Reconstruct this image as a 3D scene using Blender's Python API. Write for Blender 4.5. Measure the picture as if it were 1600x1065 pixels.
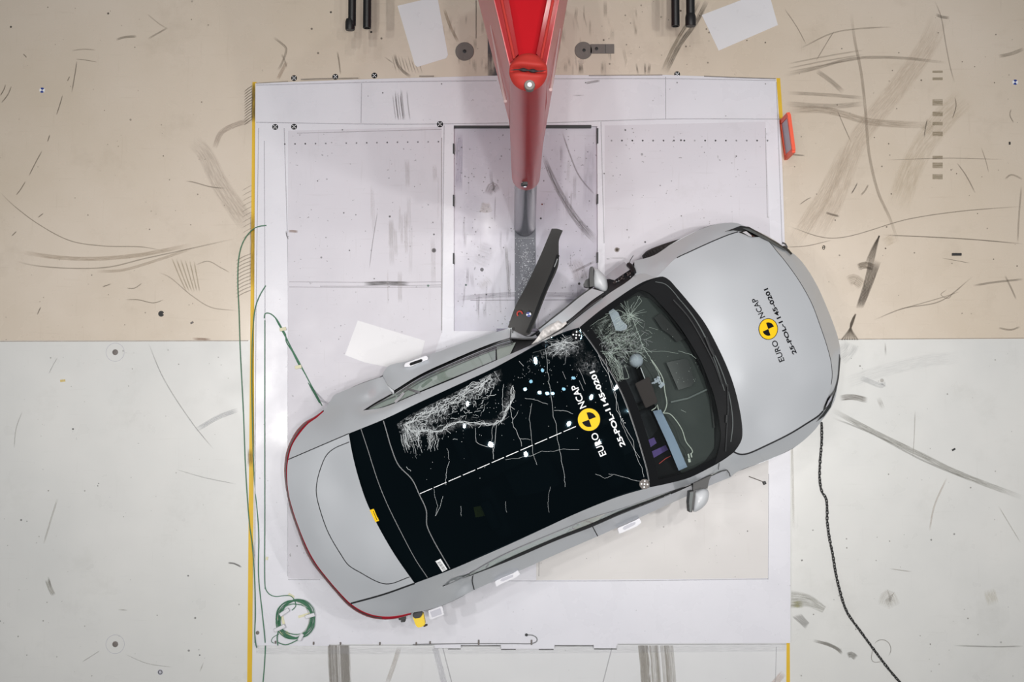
import bpy, bmesh, math, random
import numpy as np
from mathutils import Vector, Matrix, Euler
from mathutils.geometry import delaunay_2d_cdt
from math import sin, cos, pi, atan, radians

for o in list(bpy.data.objects):
    bpy.data.objects.remove(o)
SC = bpy.context.scene
COL = SC.collection
RND = random.Random(7)

# ------------------------------------------------------------------ camera
F = 1850.0
H = 11.0
cam_d = bpy.data.cameras.new('camera')
cam = bpy.data.objects.new('camera', cam_d)
COL.objects.link(cam)
cam_d.sensor_width = 36.0
cam_d.lens = F / 1600.0 * 36.0
cam_d.clip_end = 100
cam.location = (0, 0, H)
cam.rotation_euler = Euler((atan(107.5 / F), atan(14.0 / F), 0), 'XYZ')
SC.camera = cam
CR = cam.rotation_euler.to_matrix()


def U(u, v, z=0.0):
    """the point at height z that the photograph shows at u, v"""
    d = CR @ Vector(((u - 800.0) / F, -(v - 532.5) / F, -1.0))
    k = (z - H) / d.z
    return Vector((0, 0, H)) + d * k


def px(z=0.0):
    return (H - z) / F


# ------------------------------------------------------------------ world, lamps, exposure
w = bpy.data.worlds.new('hall')
SC.world = w
w.use_nodes = True
w.node_tree.nodes['Background'].inputs[0].default_value = (0.9, 0.95, 1.0, 1)
w.node_tree.nodes['Background'].inputs[1].default_value = 0.13
SC.view_settings.view_transform = 'Standard'
SC.view_settings.look = 'None'
SC.view_settings.exposure = 0.0
SC.view_settings.gamma = 1.0
SC.view_settings.use_curve_mapping = False


def lamp(x, y, z, power, size=0.35, size_y=None, col=(1, 0.97, 0.94)):
    l = bpy.data.lights.new('hall_and_fill_lamp', 'AREA')
    l.shape = 'ELLIPSE'
    l.size = size
    l.size_y = size_y or size
    l.energy = power
    l.spread = radians(76)
    l.color = col
    o = bpy.data.objects.new('hall_and_fill_lamp', l)
    COL.objects.link(o)
    o.location = (x, y, z)
    return o


LP = 0.40
for lx, ly, p in ((-6.6, 5.0, 6), (-2.0, 6.0, 12), (1.35, 5.7, 12), (-4.6, -0.1, 130), (-4.5, 1.5, 85), (-3.1, -1.3, 66), (-1.0, 3.4, 46), (0.2, 4.7, 34), (-1.5, -1.7, 50),  # powers fitted to the floor tones; one lamp added to brighten the upper floor
                  (0.7, -0.2, 105), (1.9, 1.5, 60), (3.0, -2.1, 62), (3.8, 0.3, 165), (3.1, 1.6, 65), (4.6, -0.3, 40)):
    lamp(lx, ly, 12.4, p * LP, 0.2, 0.3)
for lx, ly, p in ((-1.55, 1.95, 6), (-0.8, 1.75, 12), (-0.42, 1.7, 3), (-0.16, 1.7, 3), (-1.25, 2.35, 1), (0.4, 2.0, 1), (-0.6, 2.9, 1), (0.9, 2.7, 1)):
    lamp(lx, ly, 12.0, p * LP, 0.18, 0.18, (0.9, 0.97, 1.0))


# ------------------------------------------------------------------ materials
def nt(m):
    m.use_nodes = True
    return m.node_tree.nodes, m.node_tree.links


def srgb(r, g, b):
    f = lambda c: (c / 255 / 12.92) if c / 255 <= 0.04045 else ((c / 255 + 0.055) / 1.055) ** 2.4
    return (f(r), f(g), f(b), 1)


def mat(name, col, rough=0.5, metal=0.0, coat=0.0, coat_rough=0.05, spec=0.5, noise=0.0, nscale=20.0, emit=None):
    m = bpy.data.materials.new(name)
    N, L = nt(m)
    p = N['Principled BSDF']
    c = srgb(*col)
    p.inputs['Base Color'].default_value = c
    p.inputs['Roughness'].default_value = rough
    p.inputs['Metallic'].default_value = metal
    p.inputs['Coat Weight'].default_value = coat
    p.inputs['Coat Roughness'].default_value = coat_rough
    p.inputs['Specular IOR Level'].default_value = spec
    tc = N.new('ShaderNodeTexCoord')
    no = N.new('ShaderNodeTexNoise')
    no.inputs['Scale'].default_value = nscale
    no.inputs['Detail'].default_value = 5
    L.new(tc.outputs['Object'], no.inputs['Vector'])
    mx = N.new('ShaderNodeMix')
    mx.data_type = 'RGBA'
    k = 1 - noise
    mx.inputs['A'].default_value = (c[0] * k, c[1] * k, c[2] * k, 1)
    mx.inputs['B'].default_value = (min(1, c[0] * (1 + noise * .5)), min(1, c[1] * (1 + noise * .5)), min(1, c[2] * (1 + noise * .5)), 1)
    L.new(no.outputs['Fac'], mx.inputs['Factor'])
    L.new(mx.outputs['Result'], p.inputs['Base Color'])
    return m


def floor_mat(name, col, col2, dirt, rough, speck=0.72, dirt_amt=0.35, scratch=0.25):
    """painted concrete or sheet: cloudy tone, fine specks, faint long scratches"""
    m = bpy.data.materials.new(name)
    N, L = nt(m)
    p = N['Principled BSDF']
    tc = N.new('ShaderNodeTexCoord')

    def noise(scale, detail, sx=1, sy=1, rz=0.0, rough_=0.55):
        mp = N.new('ShaderNodeMapping')
        mp.inputs['Scale'].default_value = (sx, sy, 1)
        mp.inputs['Rotation'].default_value = (0, 0, rz)
        L.new(tc.outputs['Object'], mp.inputs['Vector'])
        n = N.new('ShaderNodeTexNoise')
        n.inputs['Scale'].default_value = scale
        n.inputs['Detail'].default_value = detail
        n.inputs['Roughness'].default_value = rough_
        L.new(mp.outputs['Vector'], n.inputs['Vector'])
        return n.outputs['Fac']

    def ramp(f, a, b, lo=0.0, hi=1.0):
        r = N.new('ShaderNodeMapRange')
        r.inputs['From Min'].default_value = a
        r.inputs['From Max'].default_value = b
        r.inputs['To Min'].default_value = lo
        r.inputs['To Max'].default_value = hi
        L.new(f, r.inputs['Value'])
        return r.outputs['Result']

    def mix(fac, A, B):
        x = N.new('ShaderNodeMix')
        x.data_type = 'RGBA'
        for k, s in (('Factor', fac), ('A', A), ('B', B)):
            if isinstance(s, (tuple, float)):
                x.inputs[k].default_value = s
            else:
                L.new(s, x.inputs[k])
        return x.outputs['Result']
    c = mix(ramp(noise(0.55, 6), 0.35, 0.68), srgb(*col), srgb(*col2))
    c = mix(ramp(noise(1.3, 8, rough_=0.7), 0.56, 0.78, 0, dirt_amt), c, srgb(*dirt))
    c = mix(ramp(noise(2.2, 5, 1, 14, 0.3), 0.62, 0.75, 0, scratch * .5), c, srgb(*dirt))
    c = mix(ramp(noise(2.2, 5, 16, 1, 0.12), 0.62, 0.75, 0, scratch * .5), c, srgb(*dirt))
    c = mix(ramp(noise(28, 3), speck, speck + 0.04, 0, 0.6), c, srgb(dirt[0] * .55, dirt[1] * .55, dirt[2] * .55))
    L.new(c, p.inputs['Base Color'])
    L.new(ramp(noise(3, 4), 0.3, 0.7, rough - 0.06, rough + 0.08), p.inputs['Roughness'])
    p.inputs['Specular IOR Level'].default_value = 0.45
    return m


def marks_mat(name, sharp=2.0):
    """scuffs, stains and plain patches: colour and strength are stored on the faces, streaks run along the stroke"""
    m = bpy.data.materials.new(name)
    N, L = nt(m)
    p = N['Principled BSDF']
    out = N['Material Output']
    at = N.new('ShaderNodeAttribute')
    at.attribute_name = 'mark'
    uv = N.new('ShaderNodeUVMap')
    uv.uv_map = 'UVMap'
    L.new(at.outputs['Color'], p.inputs['Base Color'])
    p.inputs['Roughness'].default_value = 0.7
    mp = N.new('ShaderNodeMapping')
    mp.inputs['Scale'].default_value = (3.0, 9.0, 1)
    L.new(uv.outputs['UV'], mp.inputs['Vector'])
    no = N.new('ShaderNodeTexNoise')
    no.inputs['Scale'].default_value = 1.6
    no.inputs['Detail'].default_value = 6
    no.inputs['Roughness'].default_value = 0.65
    L.new(mp.outputs['Vector'], no.inputs['Vector'])
    r = N.new('ShaderNodeMapRange')
    r.inputs['From Min'].default_value = 0.32
    r.inputs['From Max'].default_value = 0.62
    L.new(no.outputs['Fac'], r.inputs['Value'])
    sp = N.new('ShaderNodeSeparateXYZ')
    L.new(uv.outputs['UV'], sp.inputs[0])
    # edge fade 4 v (1-v)
    om = N.new('ShaderNodeMath'); om.operation = 'SUBTRACT'; om.inputs[0].default_value = 1
    L.new(sp.outputs['Y'], om.inputs[1])
    mu = N.new('ShaderNodeMath'); mu.operation = 'MULTIPLY'
    L.new(sp.outputs['Y'], mu.inputs[0]); L.new(om.outputs[0], mu.inputs[1])
    m4 = N.new('ShaderNodeMath'); m4.operation = 'MULTIPLY'; m4.inputs[1].default_value = 4 * sharp; m4.use_clamp = True
    L.new(mu.outputs[0], m4.inputs[0])
    a = N.new('ShaderNodeMath'); a.operation = 'MULTIPLY'
    L.new(m4.outputs[0], a.inputs[0]); L.new(r.outputs['Result'], a.inputs[1])
    b = N.new('ShaderNodeMath'); b.operation = 'MULTIPLY'
    L.new(a.outputs[0], b.inputs[0]); L.new(at.outputs['Alpha'], b.inputs[1])
    L.new(b.outputs[0], p.inputs['Alpha'])
    return m


def glass_mat(name, tint, gloss=(1, 1, 1), rough=0.01, ior=1.5, noise=0.0):
    m = bpy.data.materials.new(name)
    N, L = nt(m)
    N.remove(N['Principled BSDF'])
    out = N['Material Output']
    t = N.new('ShaderNodeBsdfTransparent')
    t.inputs[0].default_value = (*tint, 1)
    g = N.new('ShaderNodeBsdfGlossy')
    g.inputs['Color'].default_value = (*gloss, 1)
    g.inputs['Roughness'].default_value = rough
    f = N.new('ShaderNodeFresnel')
    ge = N.new('ShaderNodeNewGeometry')            # a thin pane reflects alike from both sides
    mr = N.new('ShaderNodeMapRange')
    mr.inputs['To Min'].default_value = ior
    mr.inputs['To Max'].default_value = 1 / ior
    L.new(ge.outputs['Backfacing'], mr.inputs['Value'])
    L.new(mr.outputs['Result'], f.inputs['IOR'])
    x = N.new('ShaderNodeMixShader')
    L.new(f.outputs[0], x.inputs[0]); L.new(t.outputs[0], x.inputs[1]); L.new(g.outputs[0], x.inputs[2])
    L.new(x.outputs[0], out.inputs['Surface'])
    return m


def veil_mat(name, col, amt=1.0):
    """crazed glass: fine cell cracks and fibres, as strong as the 'veil' value stored on the mesh"""
    m = bpy.data.materials.new(name)
    N, L = nt(m)
    p = N['Principled BSDF']
    p.inputs['Base Color'].default_value = srgb(*col)
    p.inputs['Roughness'].default_value = 0.6
    tc = N.new('ShaderNodeTexCoord')
    at = N.new('ShaderNodeAttribute'); at.attribute_name = 'veil'

    def math_(op, a, b, clamp=False):
        x = N.new('ShaderNodeMath'); x.operation = op; x.use_clamp = clamp
        for i, q in enumerate((a, b)):
            if isinstance(q, (int, float)): x.inputs[i].default_value = q
            else: L.new(q, x.inputs[i])
        return x.outputs[0]
    nz = N.new('ShaderNodeTexNoise'); nz.inputs['Scale'].default_value = 9; nz.inputs['Detail'].default_value = 4
    L.new(tc.outputs['Object'], nz.inputs['Vector'])
    wv = N.new('ShaderNodeMix'); wv.data_type = 'RGBA'; wv.inputs['Factor'].default_value = 0.12
    L.new(tc.outputs['Object'], wv.inputs['A']); L.new(nz.outputs['Color'], wv.inputs['B'])
    tot = None
    for sc_, th, wgt, st in ((26, .06, .9, 1.0), (60, .10, .8, 1.0), (120, .14, .5, 1.0)):
        v = N.new('ShaderNodeTexVoronoi'); v.feature = 'DISTANCE_TO_EDGE'; v.inputs['Scale'].default_value = sc_
        L.new(wv.outputs['Result'], v.inputs['Vector'])
        r = N.new('ShaderNodeMapRange'); r.inputs['From Min'].default_value = th; r.inputs['From Max'].default_value = 0.0
        r.inputs['To Min'].default_value = 0; r.inputs['To Max'].default_value = wgt
        L.new(v.outputs['Distance'], r.inputs['Value'])
        n2 = N.new('ShaderNodeTexNoise'); n2.inputs['Scale'].default_value = sc_ * .35; n2.inputs['Detail'].default_value = 3
        L.new(tc.outputs['Object'], n2.inputs['Vector'])
        r2 = N.new('ShaderNodeMapRange'); r2.inputs['From Min'].default_value = .46; r2.inputs['From Max'].default_value = .62
        L.new(n2.outputs['Fac'], r2.inputs['Value'])
        q = math_('MULTIPLY', r.outputs['Result'], r2.outputs['Result'])
        tot = q if tot is None else math_('ADD', tot, q)
    fr = N.new('ShaderNodeTexNoise'); fr.inputs['Scale'].default_value = 45; fr.inputs['Detail'].default_value = 6; fr.inputs['Roughness'].default_value = .75
    L.new(tc.outputs['Object'], fr.inputs['Vector'])
    r3 = N.new('ShaderNodeMapRange'); r3.inputs['From Min'].default_value = .52; r3.inputs['From Max'].default_value = .72; r3.inputs['To Max'].default_value = .55
    L.new(fr.outputs['Fac'], r3.inputs['Value'])
    tot = math_('ADD', tot, r3.outputs['Result'])
    tot = math_('MULTIPLY', tot, at.outputs['Fac'])
    tot = math_('MULTIPLY', tot, amt, True)
    L.new(tot, p.inputs['Alpha'])
    return m


def alpha_mat(name, col, alpha, rough=0.5):
    m = mat(name, col, rough)
    m.node_tree.nodes['Principled BSDF'].inputs['Alpha'].default_value = alpha
    return m


M = {}
M['beige'] = floor_mat('beige_floor_paint', (211, 198, 180), (220, 208, 193), (160, 146, 126), 0.27, 0.725, 0.30, 0.25)
M['white_floor'] = floor_mat('white_floor_paint', (214, 215, 213), (226, 226, 223), (180, 180, 174), 0.32, 0.735, 0.30, 0.2)
M['deck'] = floor_mat('white_deck_paint', (222, 222, 230), (229, 229, 236), (190, 189, 192), 0.28, 0.73, 0.22, 0.15)
M['panel'] = floor_mat('worn_white_panel', (210, 208, 216), (217, 215, 223), (176, 172, 174), 0.42, 0.70, 0.35, 0.4)
M['warm_panel'] = floor_mat('warm_white_panel', (214, 211, 209), (220, 217, 216), (194, 188, 184), 0.42, 0.73, 0.3, 0.3)
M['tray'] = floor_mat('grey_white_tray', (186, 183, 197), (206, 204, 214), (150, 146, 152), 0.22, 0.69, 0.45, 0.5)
M['lower_floor'] = floor_mat('lower_white_floor', (214, 215, 217), (224, 225, 226), (188, 186, 184), 0.36, 0.73, 0.25, 0.2)
M['marks'] = marks_mat('scuffs_stains_and_patches')
M['yellow_tape'] = mat('yellow_floor_tape', (226, 184, 28), 0.5, noise=0.12, nscale=6)
M['paint'] = mat('silver_grey_paint', (198, 202, 207), 0.34, 0.2, 0.7, 0.03)
M['paint_light'] = mat('pale_mirror_paint', (208, 211, 215), 0.4, 0.0, 0.5, 0.05)
M['black_gloss'] = mat('black_gloss', (14, 15, 17), 0.12, 0, 0.6)
M['black_plastic'] = mat('black_plastic', (24, 25, 27), 0.45, noise=0.2)
M['matt_black'] = mat('matt_black_trim', (16, 17, 19), 0.6, spec=0.1)
M['dark_gap'] = mat('dark_gap', (30, 31, 34), 0.6)
M['dark_trim'] = mat('dark_trim', (42, 44, 46), 0.5, noise=0.15)
M['interior'] = mat('interior_dark', (52, 58, 57), 0.65, noise=0.2, nscale=8)
M['interior_grey'] = mat('interior_grey', (98, 104, 104), 0.55, noise=0.1)
M['door_card'] = mat('green_grey_door_card', (196, 208, 200), 0.6, noise=0.1)
M['seat'] = mat('seat_cloth', (46, 48, 54), 0.8, noise=0.3, nscale=60)
M['chrome'] = mat('chrome', (220, 224, 228), 0.08, 1.0)
M['tyre'] = mat('tyre_rubber', (44, 43, 42), 0.7, noise=0.25, nscale=40)
M['alloy'] = mat('alloy_rim', (176, 178, 182), 0.35, 0.5)
M['red_lamp'] = mat('red_lamp', (150, 8, 32), 0.35, 0, 0.3, 0.2)
M['lamp_dark'] = mat('dark_red_lens', (40, 5, 12), 0.45)
M['windscreen'] = glass_mat('windscreen_glass', (0.80, 0.85, 0.83))
M['side_glass'] = glass_mat('side_glass', (0.84, 0.90, 0.87), ior=1.5)
M['roof_glass'] = glass_mat('dark_roof_glass', (0.10, 0.14, 0.155), (0.45, 0.8, 1.0), 0.015)
M['crack'] = alpha_mat('white_crack', (222, 228, 230), 0.75, 0.6)
M['crack_soft'] = alpha_mat('frosted_crack', (205, 212, 215), 0.32, 0.6)
M['crack_green'] = alpha_mat('green_white_crack', (206, 224, 214), 0.45, 0.6)
M['veil'] = veil_mat('crazed_glass', (214, 220, 224), 0.85)
M['veil_green'] = veil_mat('crazed_green_glass', (196, 214, 204), 0.55)
M['white_ink'] = mat('white_ink', (246, 248, 250), 0.5)
M['black_ink'] = mat('black_ink', (18, 20, 24), 0.6, spec=0.08)
M['yellow_ink'] = mat('yellow_ink', (250, 204, 24), 0.5, spec=0.15)
M['seam_grey'] = mat('seam_grey', (128, 130, 132), 0.5)
M['white_plastic'] = mat('white_plastic', (222, 222, 228), 0.4)
M['yellow_plastic'] = mat('yellow_plastic', (244, 210, 30), 0.4)
M['airbag'] = mat('airbag_cloth', (226, 222, 220), 0.85, noise=0.12, nscale=30)
M['airbag_blue'] = mat('airbag_blue_grey', (184, 190, 204), 0.85, noise=0.15, nscale=30)
M['blue_trim'] = mat('blue_grey_trim', (136, 154, 182), 0.5)
M['brown'] = mat('brown_box', (62, 53, 53), 0.6, spec=0.2)
M['purple'] = mat('purple_cloth', (104, 82, 150), 0.8)
M['red_wire'] = mat('red_wire', (200, 70, 60), 0.5)
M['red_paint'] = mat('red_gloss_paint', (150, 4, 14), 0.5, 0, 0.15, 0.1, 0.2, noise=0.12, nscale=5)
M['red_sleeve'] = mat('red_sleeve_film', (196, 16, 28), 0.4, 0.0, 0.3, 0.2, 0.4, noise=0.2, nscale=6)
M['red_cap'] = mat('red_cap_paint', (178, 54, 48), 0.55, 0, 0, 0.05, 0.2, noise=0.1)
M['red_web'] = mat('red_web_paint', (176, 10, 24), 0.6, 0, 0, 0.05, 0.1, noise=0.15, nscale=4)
M['pink_side'] = mat('red_paint_floor_sheen', (222, 104, 108), 0.36, 0, 0.0, 0.05, 0.5, noise=0.1, nscale=4)  # red paint lightened to pink, imitating the pale floor's reflection
M['pale_highlight'] = mat('painted_highlight', (232, 206, 204), 0.4)  # pale colour imitating a streak of light on the side plates
M['steel'] = mat('dull_steel', (92, 88, 98), 0.26, 0.85, noise=0.5, nscale=14)
M['steel_strip'] = mat('steel_strip_with_grit', (104, 106, 114), 0.5, 0.3, noise=0.5, nscale=90)
M['sheet'] = floor_mat('white_sheet', (226, 226, 230), (231, 231, 234), (205, 205, 206), 0.3, 0.76, 0.2, 0.1)
M['grey_plate'] = mat('dull_grey_plate', (122, 116, 112), 0.6, 0.2, noise=0.2, nscale=30)
M['black_rubber'] = mat('black_rubber', (26, 26, 28), 0.5)
M['cable_green'] = mat('green_cable', (66, 122, 92), 0.5)
M['cable_pale'] = mat('pale_cable', (196, 200, 192), 0.5)
M['tape_cream'] = mat('cream_tape', (226, 222, 190), 0.7)
M['orange'] = mat('orange_frame', (250, 96, 62), 0.5)
M['board_grey'] = mat('grey_board', (190, 190, 200), 0.5)
M['chain_steel'] = mat('dark_chain_steel', (62, 62, 62), 0.4, 0.6)
M['target_blue'] = mat('blue_ink', (30, 56, 140), 0.5)
M['paper_white'] = mat('paper_white', (238, 240, 244), 0.6)
M['trim_brown'] = mat('smoky_brown_film', (20, 18, 17), 0.25, 0, 0.2, 0.1, 0.25)


# ------------------------------------------------------------------ object helpers
def world_loc(o):
    l = Vector((0, 0, 0))
    while o is not None:
        l += o.location
        o = o.parent
    return l


def obj(name, verts, faces, material, parent=None, smooth=False, thick=0.0, auto=None, loc=None):
    me = bpy.data.meshes.new(name)
    base = world_loc(parent) if parent else (loc if loc is not None else Vector((0, 0, 0)))
    if parent is None and loc is None and len(verts):
        xs = [v[0] for v in verts]; ys = [v[1] for v in verts]; zs = [v[2] for v in verts]
        base = Vector(((min(xs) + max(xs)) / 2, (min(ys) + max(ys)) / 2, min(zs)))
    me.from_pydata([tuple(Vector(v) - base) for v in verts], [], [tuple(f) for f in faces])
    me.update()
    mats = material if isinstance(material, (list, tuple)) else [material]
    for m_ in mats:
        me.materials.append(M[m_] if isinstance(m_, str) else m_)
    if smooth:
        for p in me.polygons:
            p.use_smooth = True
        if auto:
            me.set_sharp_from_angle(angle=radians(auto))
    o = bpy.data.objects.new(name, me)
    COL.objects.link(o)
    if parent:
        o.parent = parent
    else:
        o.location = base
    if thick:
        s = o.modifiers.new('thickness', 'SOLIDIFY')
        s.thickness = thick
        s.offset = -1
    return o


def tag(o, label=None, cat=None, group=None, kind=None):
    if label: o['label'] = label
    if cat: o['category'] = cat
    if group: o['group'] = group
    if kind: o['kind'] = kind
    return o


def empty(name, loc, label, cat, group=None):
    o = bpy.data.objects.new(name, None)
    o.empty_display_size = 0.2
    COL.objects.link(o)
    o.location = loc
    return tag(o, label, cat, group)


class MB:
    """collects shapes that make one mesh"""
    def __init__(s):
        s.v = []; s.f = []; s.mi = []; s.parts = []

    def add(s, vs, fs, mi=0):
        n = len(s.v)
        s.v += [Vector(q) for q in vs]
        s.f += [tuple(i + n for i in f) for f in fs]
        s.mi += [mi] * len(fs)
        s.parts.append((n, len(s.v), len(s.f) - len(fs), len(s.f)))
        return s

    def box(s, c, d, rz=0.0, R=None, mi=0, bev=0.0):
        R = R or Matrix.Rotation(rz, 3, 'Z')
        bm = bmesh.new()
        bmesh.ops.create_cube(bm, size=1)
        for q in bm.verts:
            q.co = Vector((q.co.x * d[0], q.co.y * d[1], q.co.z * d[2]))
        if bev:
            bmesh.ops.bevel(bm, geom=bm.edges[:], offset=bev, segments=3, affect='EDGES', profile=0.5)
        bm.verts.ensure_lookup_table()
        bm.verts.index_update()
        vs = [R @ q.co + Vector(c) for q in bm.verts]
        fs = [[q.index for q in f.verts] for f in bm.faces]
        bm.free()
        return s.add(vs, fs, mi)

    def tube(s, pts, r, n=8, mi=0, cap=True, closed=False):
        pts = [Vector(p) for p in pts]
        rs = r if isinstance(r, (list, tuple)) else [r] * len(pts)
        vs = []; fs = []
        prev = None
        for i, p in enumerate(pts):
            if closed:
                t = pts[(i + 1) % len(pts)] - pts[i - 1]
            else:
                t = pts[min(i + 1, len(pts) - 1)] - pts[max(i - 1, 0)]
            t.normalize()
            if prev is None:
                a = Vector((0, 0, 1)) if abs(t.z) < 0.9 else Vector((1, 0, 0))
                x = t.cross(a).normalized()
            else:
                x = (prev - t * prev.dot(t)).normalized()
            prev = x
            y = t.cross(x)
            for k in range(n):
                a = 2 * pi * k / n
                vs.append(p + (x * cos(a) + y * sin(a)) * rs[i])
        m_ = len(pts)
        for i in range(m_ if closed else m_ - 1):
            for k in range(n):
                j = (i + 1) % m_
                fs.append((i * n + k, i * n + (k + 1) % n, j * n + (k + 1) % n, j * n + k))
        if cap and not closed:
            fs.append(tuple(range(n))[::-1])
            fs.append(tuple((m_ - 1) * n + k for k in range(n)))
        return s.add(vs, fs, mi)

    def lathe(s, c, prof, n=32, R=None, mi=0):
        """prof = [(r, z), ...] bottom to top"""
        R = R or Matrix.Identity(3)
        vs = []; fs = []
        for r, z in prof:
            for k in range(n):
                a = 2 * pi * k / n
                vs.append(R @ Vector((r * cos(a), r * sin(a), z)) + Vector(c))
        for i in range(len(prof) - 1):
            for k in range(n):
                fs.append((i * n + k, i * n + (k + 1) % n, (i + 1) * n + (k + 1) % n, (i + 1) * n + k))
        fs.append(tuple(range(n))[::-1])
        fs.append(tuple((len(prof) - 1) * n + k for k in range(n)))
        return s.add(vs, fs, mi)

    def disc(s, c, r, n=24, R=None, mi=0, a0=0.0, a1=2 * pi):
        R = R or Matrix.Identity(3)
        c = Vector(c)
        full = abs(a1 - a0 - 2 * pi) < 1e-6
        vs = [R @ Vector((r * cos(a0 + (a1 - a0) * k / n), r * sin(a0 + (a1 - a0) * k / n), 0)) + c for k in range(n if full else n + 1)]
        if not full:
            vs.append(c)
        return s.add(vs, [tuple(range(len(vs)))], mi)

    def build_each(s, name, mats, parent=None, smooth=False, auto=40):
        """one object per added shape"""
        out = []
        for v0, v1, f0, f1 in s.parts:
            out.append(obj(name, s.v[v0:v1], [tuple(i - v0 for i in f) for f in s.f[f0:f1]], mats, parent, smooth, 0, auto if smooth else None))
        return out

    def build(s, name, mats, parent=None, smooth=False, auto=40, thick=0.0):
        o = obj(name, s.v, s.f, mats, parent, smooth, thick, auto if smooth else None)
        for p, i in zip(o.data.polygons, s.mi):
            p.material_index = i
        return o


def catmull(pts, n=6):
    """smooth open polyline through the points"""
    P = [np.array(p, float) for p in pts]
    if len(P) < 3:
        out = []
        a, b = P[0], P[-1]
        k = max(2, int(np.linalg.norm((b - a)[:2]) / 8) + 1)
        return [tuple(a + (b - a) * t) for t in np.linspace(0, 1, k)]
    Q = [2 * P[0] - P[1]] + P + [2 * P[-1] - P[-2]]
    out = []
    for i in range(1, len(Q) - 2):
        p0, p1, p2, p3 = Q[i - 1:i + 3]
        d = lambda a, b: max(1e-6, np.linalg.norm((b - a)[:2]) ** 0.5)
        t0 = 0; t1 = t0 + d(p0, p1); t2 = t1 + d(p1, p2); t3 = t2 + d(p2, p3)
        k = max(2, min(14, int(np.linalg.norm((p2 - p1)[:2]) / 5) + 1)) if n == 6 else n
        for j in range(k):
            t = t1 + (t2 - t1) * j / k
            A1 = (t1 - t) / (t1 - t0) * p0 + (t - t0) / (t1 - t0) * p1
            A2 = (t2 - t) / (t2 - t1) * p1 + (t - t1) / (t2 - t1) * p2
            A3 = (t3 - t) / (t3 - t2) * p2 + (t - t2) / (t3 - t2) * p3
            B1 = (t2 - t) / (t2 - t0) * A1 + (t - t0) / (t2 - t0) * A2
            B2 = (t3 - t) / (t3 - t1) * A2 + (t - t1) / (t3 - t1) * A3
            out.append(tuple((t2 - t) / (t2 - t1) * B1 + (t - t1) / (t2 - t1) * B2))
    out.append(tuple(P[-1]))
    return out


class TPS:
    """smooth height over the plan, fitted through u, v, z points"""
    def __init__(s, pts, lam=0.02):
        A = np.array(pts, float)
        key = {}
        for r in A:
            key[(round(r[0] / 2), round(r[1] / 2))] = r
        A = np.array(list(key.values()))
        s.c = A[:, :2].mean(0)
        s.X = (A[:, :2] - s.c) / 100.0
        n = len(A)
        K = s.k(s.X, s.X) + np.eye(n) * lam
        Pm = np.hstack([np.ones((n, 1)), s.X])
        T = np.zeros((n + 3, n + 3))
        T[:n, :n] = K; T[:n, n:] = Pm; T[n:, :n] = Pm.T
        s.w = np.linalg.solve(T, np.concatenate([A[:, 2], np.zeros(3)]))

    @staticmethod
    def k(a, b):
        d2 = ((a[:, None, :] - b[None, :, :]) ** 2).sum(-1)
        return 0.5 * d2 * np.log(d2 + 1e-12)

    def __call__(s, u, v):
        x = (np.array([[u, v]], float) - s.c) / 100.0
        k = s.k(x, s.X)[0]
        n = len(s.X)
        return float(k @ s.w[:n] + s.w[n] + x[0] @ s.w[n + 1:])

    def many(s, uv):
        x = (np.array(uv, float) - s.c) / 100.0
        n = len(s.X)
        return s.k(x, s.X) @ s.w[:n] + s.w[n] + x @ s.w[n + 1:]


def inpoly(x, y, P):
    c = False
    j = len(P) - 1
    for i in range(len(P)):
        if (P[i][1] > y) != (P[j][1] > y) and x < (P[j][0] - P[i][0]) * (y - P[i][1]) / (P[j][1] - P[i][1]) + P[i][0]:
            c = not c
        j = i
    return c


def loop_of(curves):
    L = []
    for c in curves:
        for p in c:
            if not L or math.hypot(p[0] - L[-1][0], p[1] - L[-1][1]) > 0.6:
                L.append(p)
    while math.hypot(L[0][0] - L[-1][0], L[0][1] - L[-1][1]) < 0.6:
        L.pop()
    return L


def sheet_mesh(loop2, step, zfun=None, zs=None):
    """triangulated plan of a closed loop in picture coordinates -> verts (u, v), faces"""
    us = [p[0] for p in loop2]; vs_ = [p[1] for p in loop2]
    inner = []
    segs = np.array([[*loop2[i], *loop2[(i + 1) % len(loop2)]] for i in range(len(loop2))])
    v = min(vs_) + step / 2
    r = 0
    while v < max(vs_):
        u = min(us) + (step / 2 if r % 2 else step)
        while u < max(us):
            if inpoly(u, v, loop2):
                a = segs[:, :2]; b = segs[:, 2:]; d = b - a
                t = np.clip((((u, v) - a) * d).sum(1) / np.maximum(1e-9, (d * d).sum(1)), 0, 1)
                q = a + d * t[:, None] - (u, v)
                if (q * q).sum(1).min() > (step * .45) ** 2:
                    inner.append((u, v))
            u += step
        v += step * 0.87
        r += 1
    V = [Vector((p[0], p[1])) for p in loop2 + inner]
    nb = len(loop2)
    res = delaunay_2d_cdt(V, [], [list(range(nb))], 1, 1e-4)
    return [(p.x, p.y) for p in res[0]], res[2]


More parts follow.
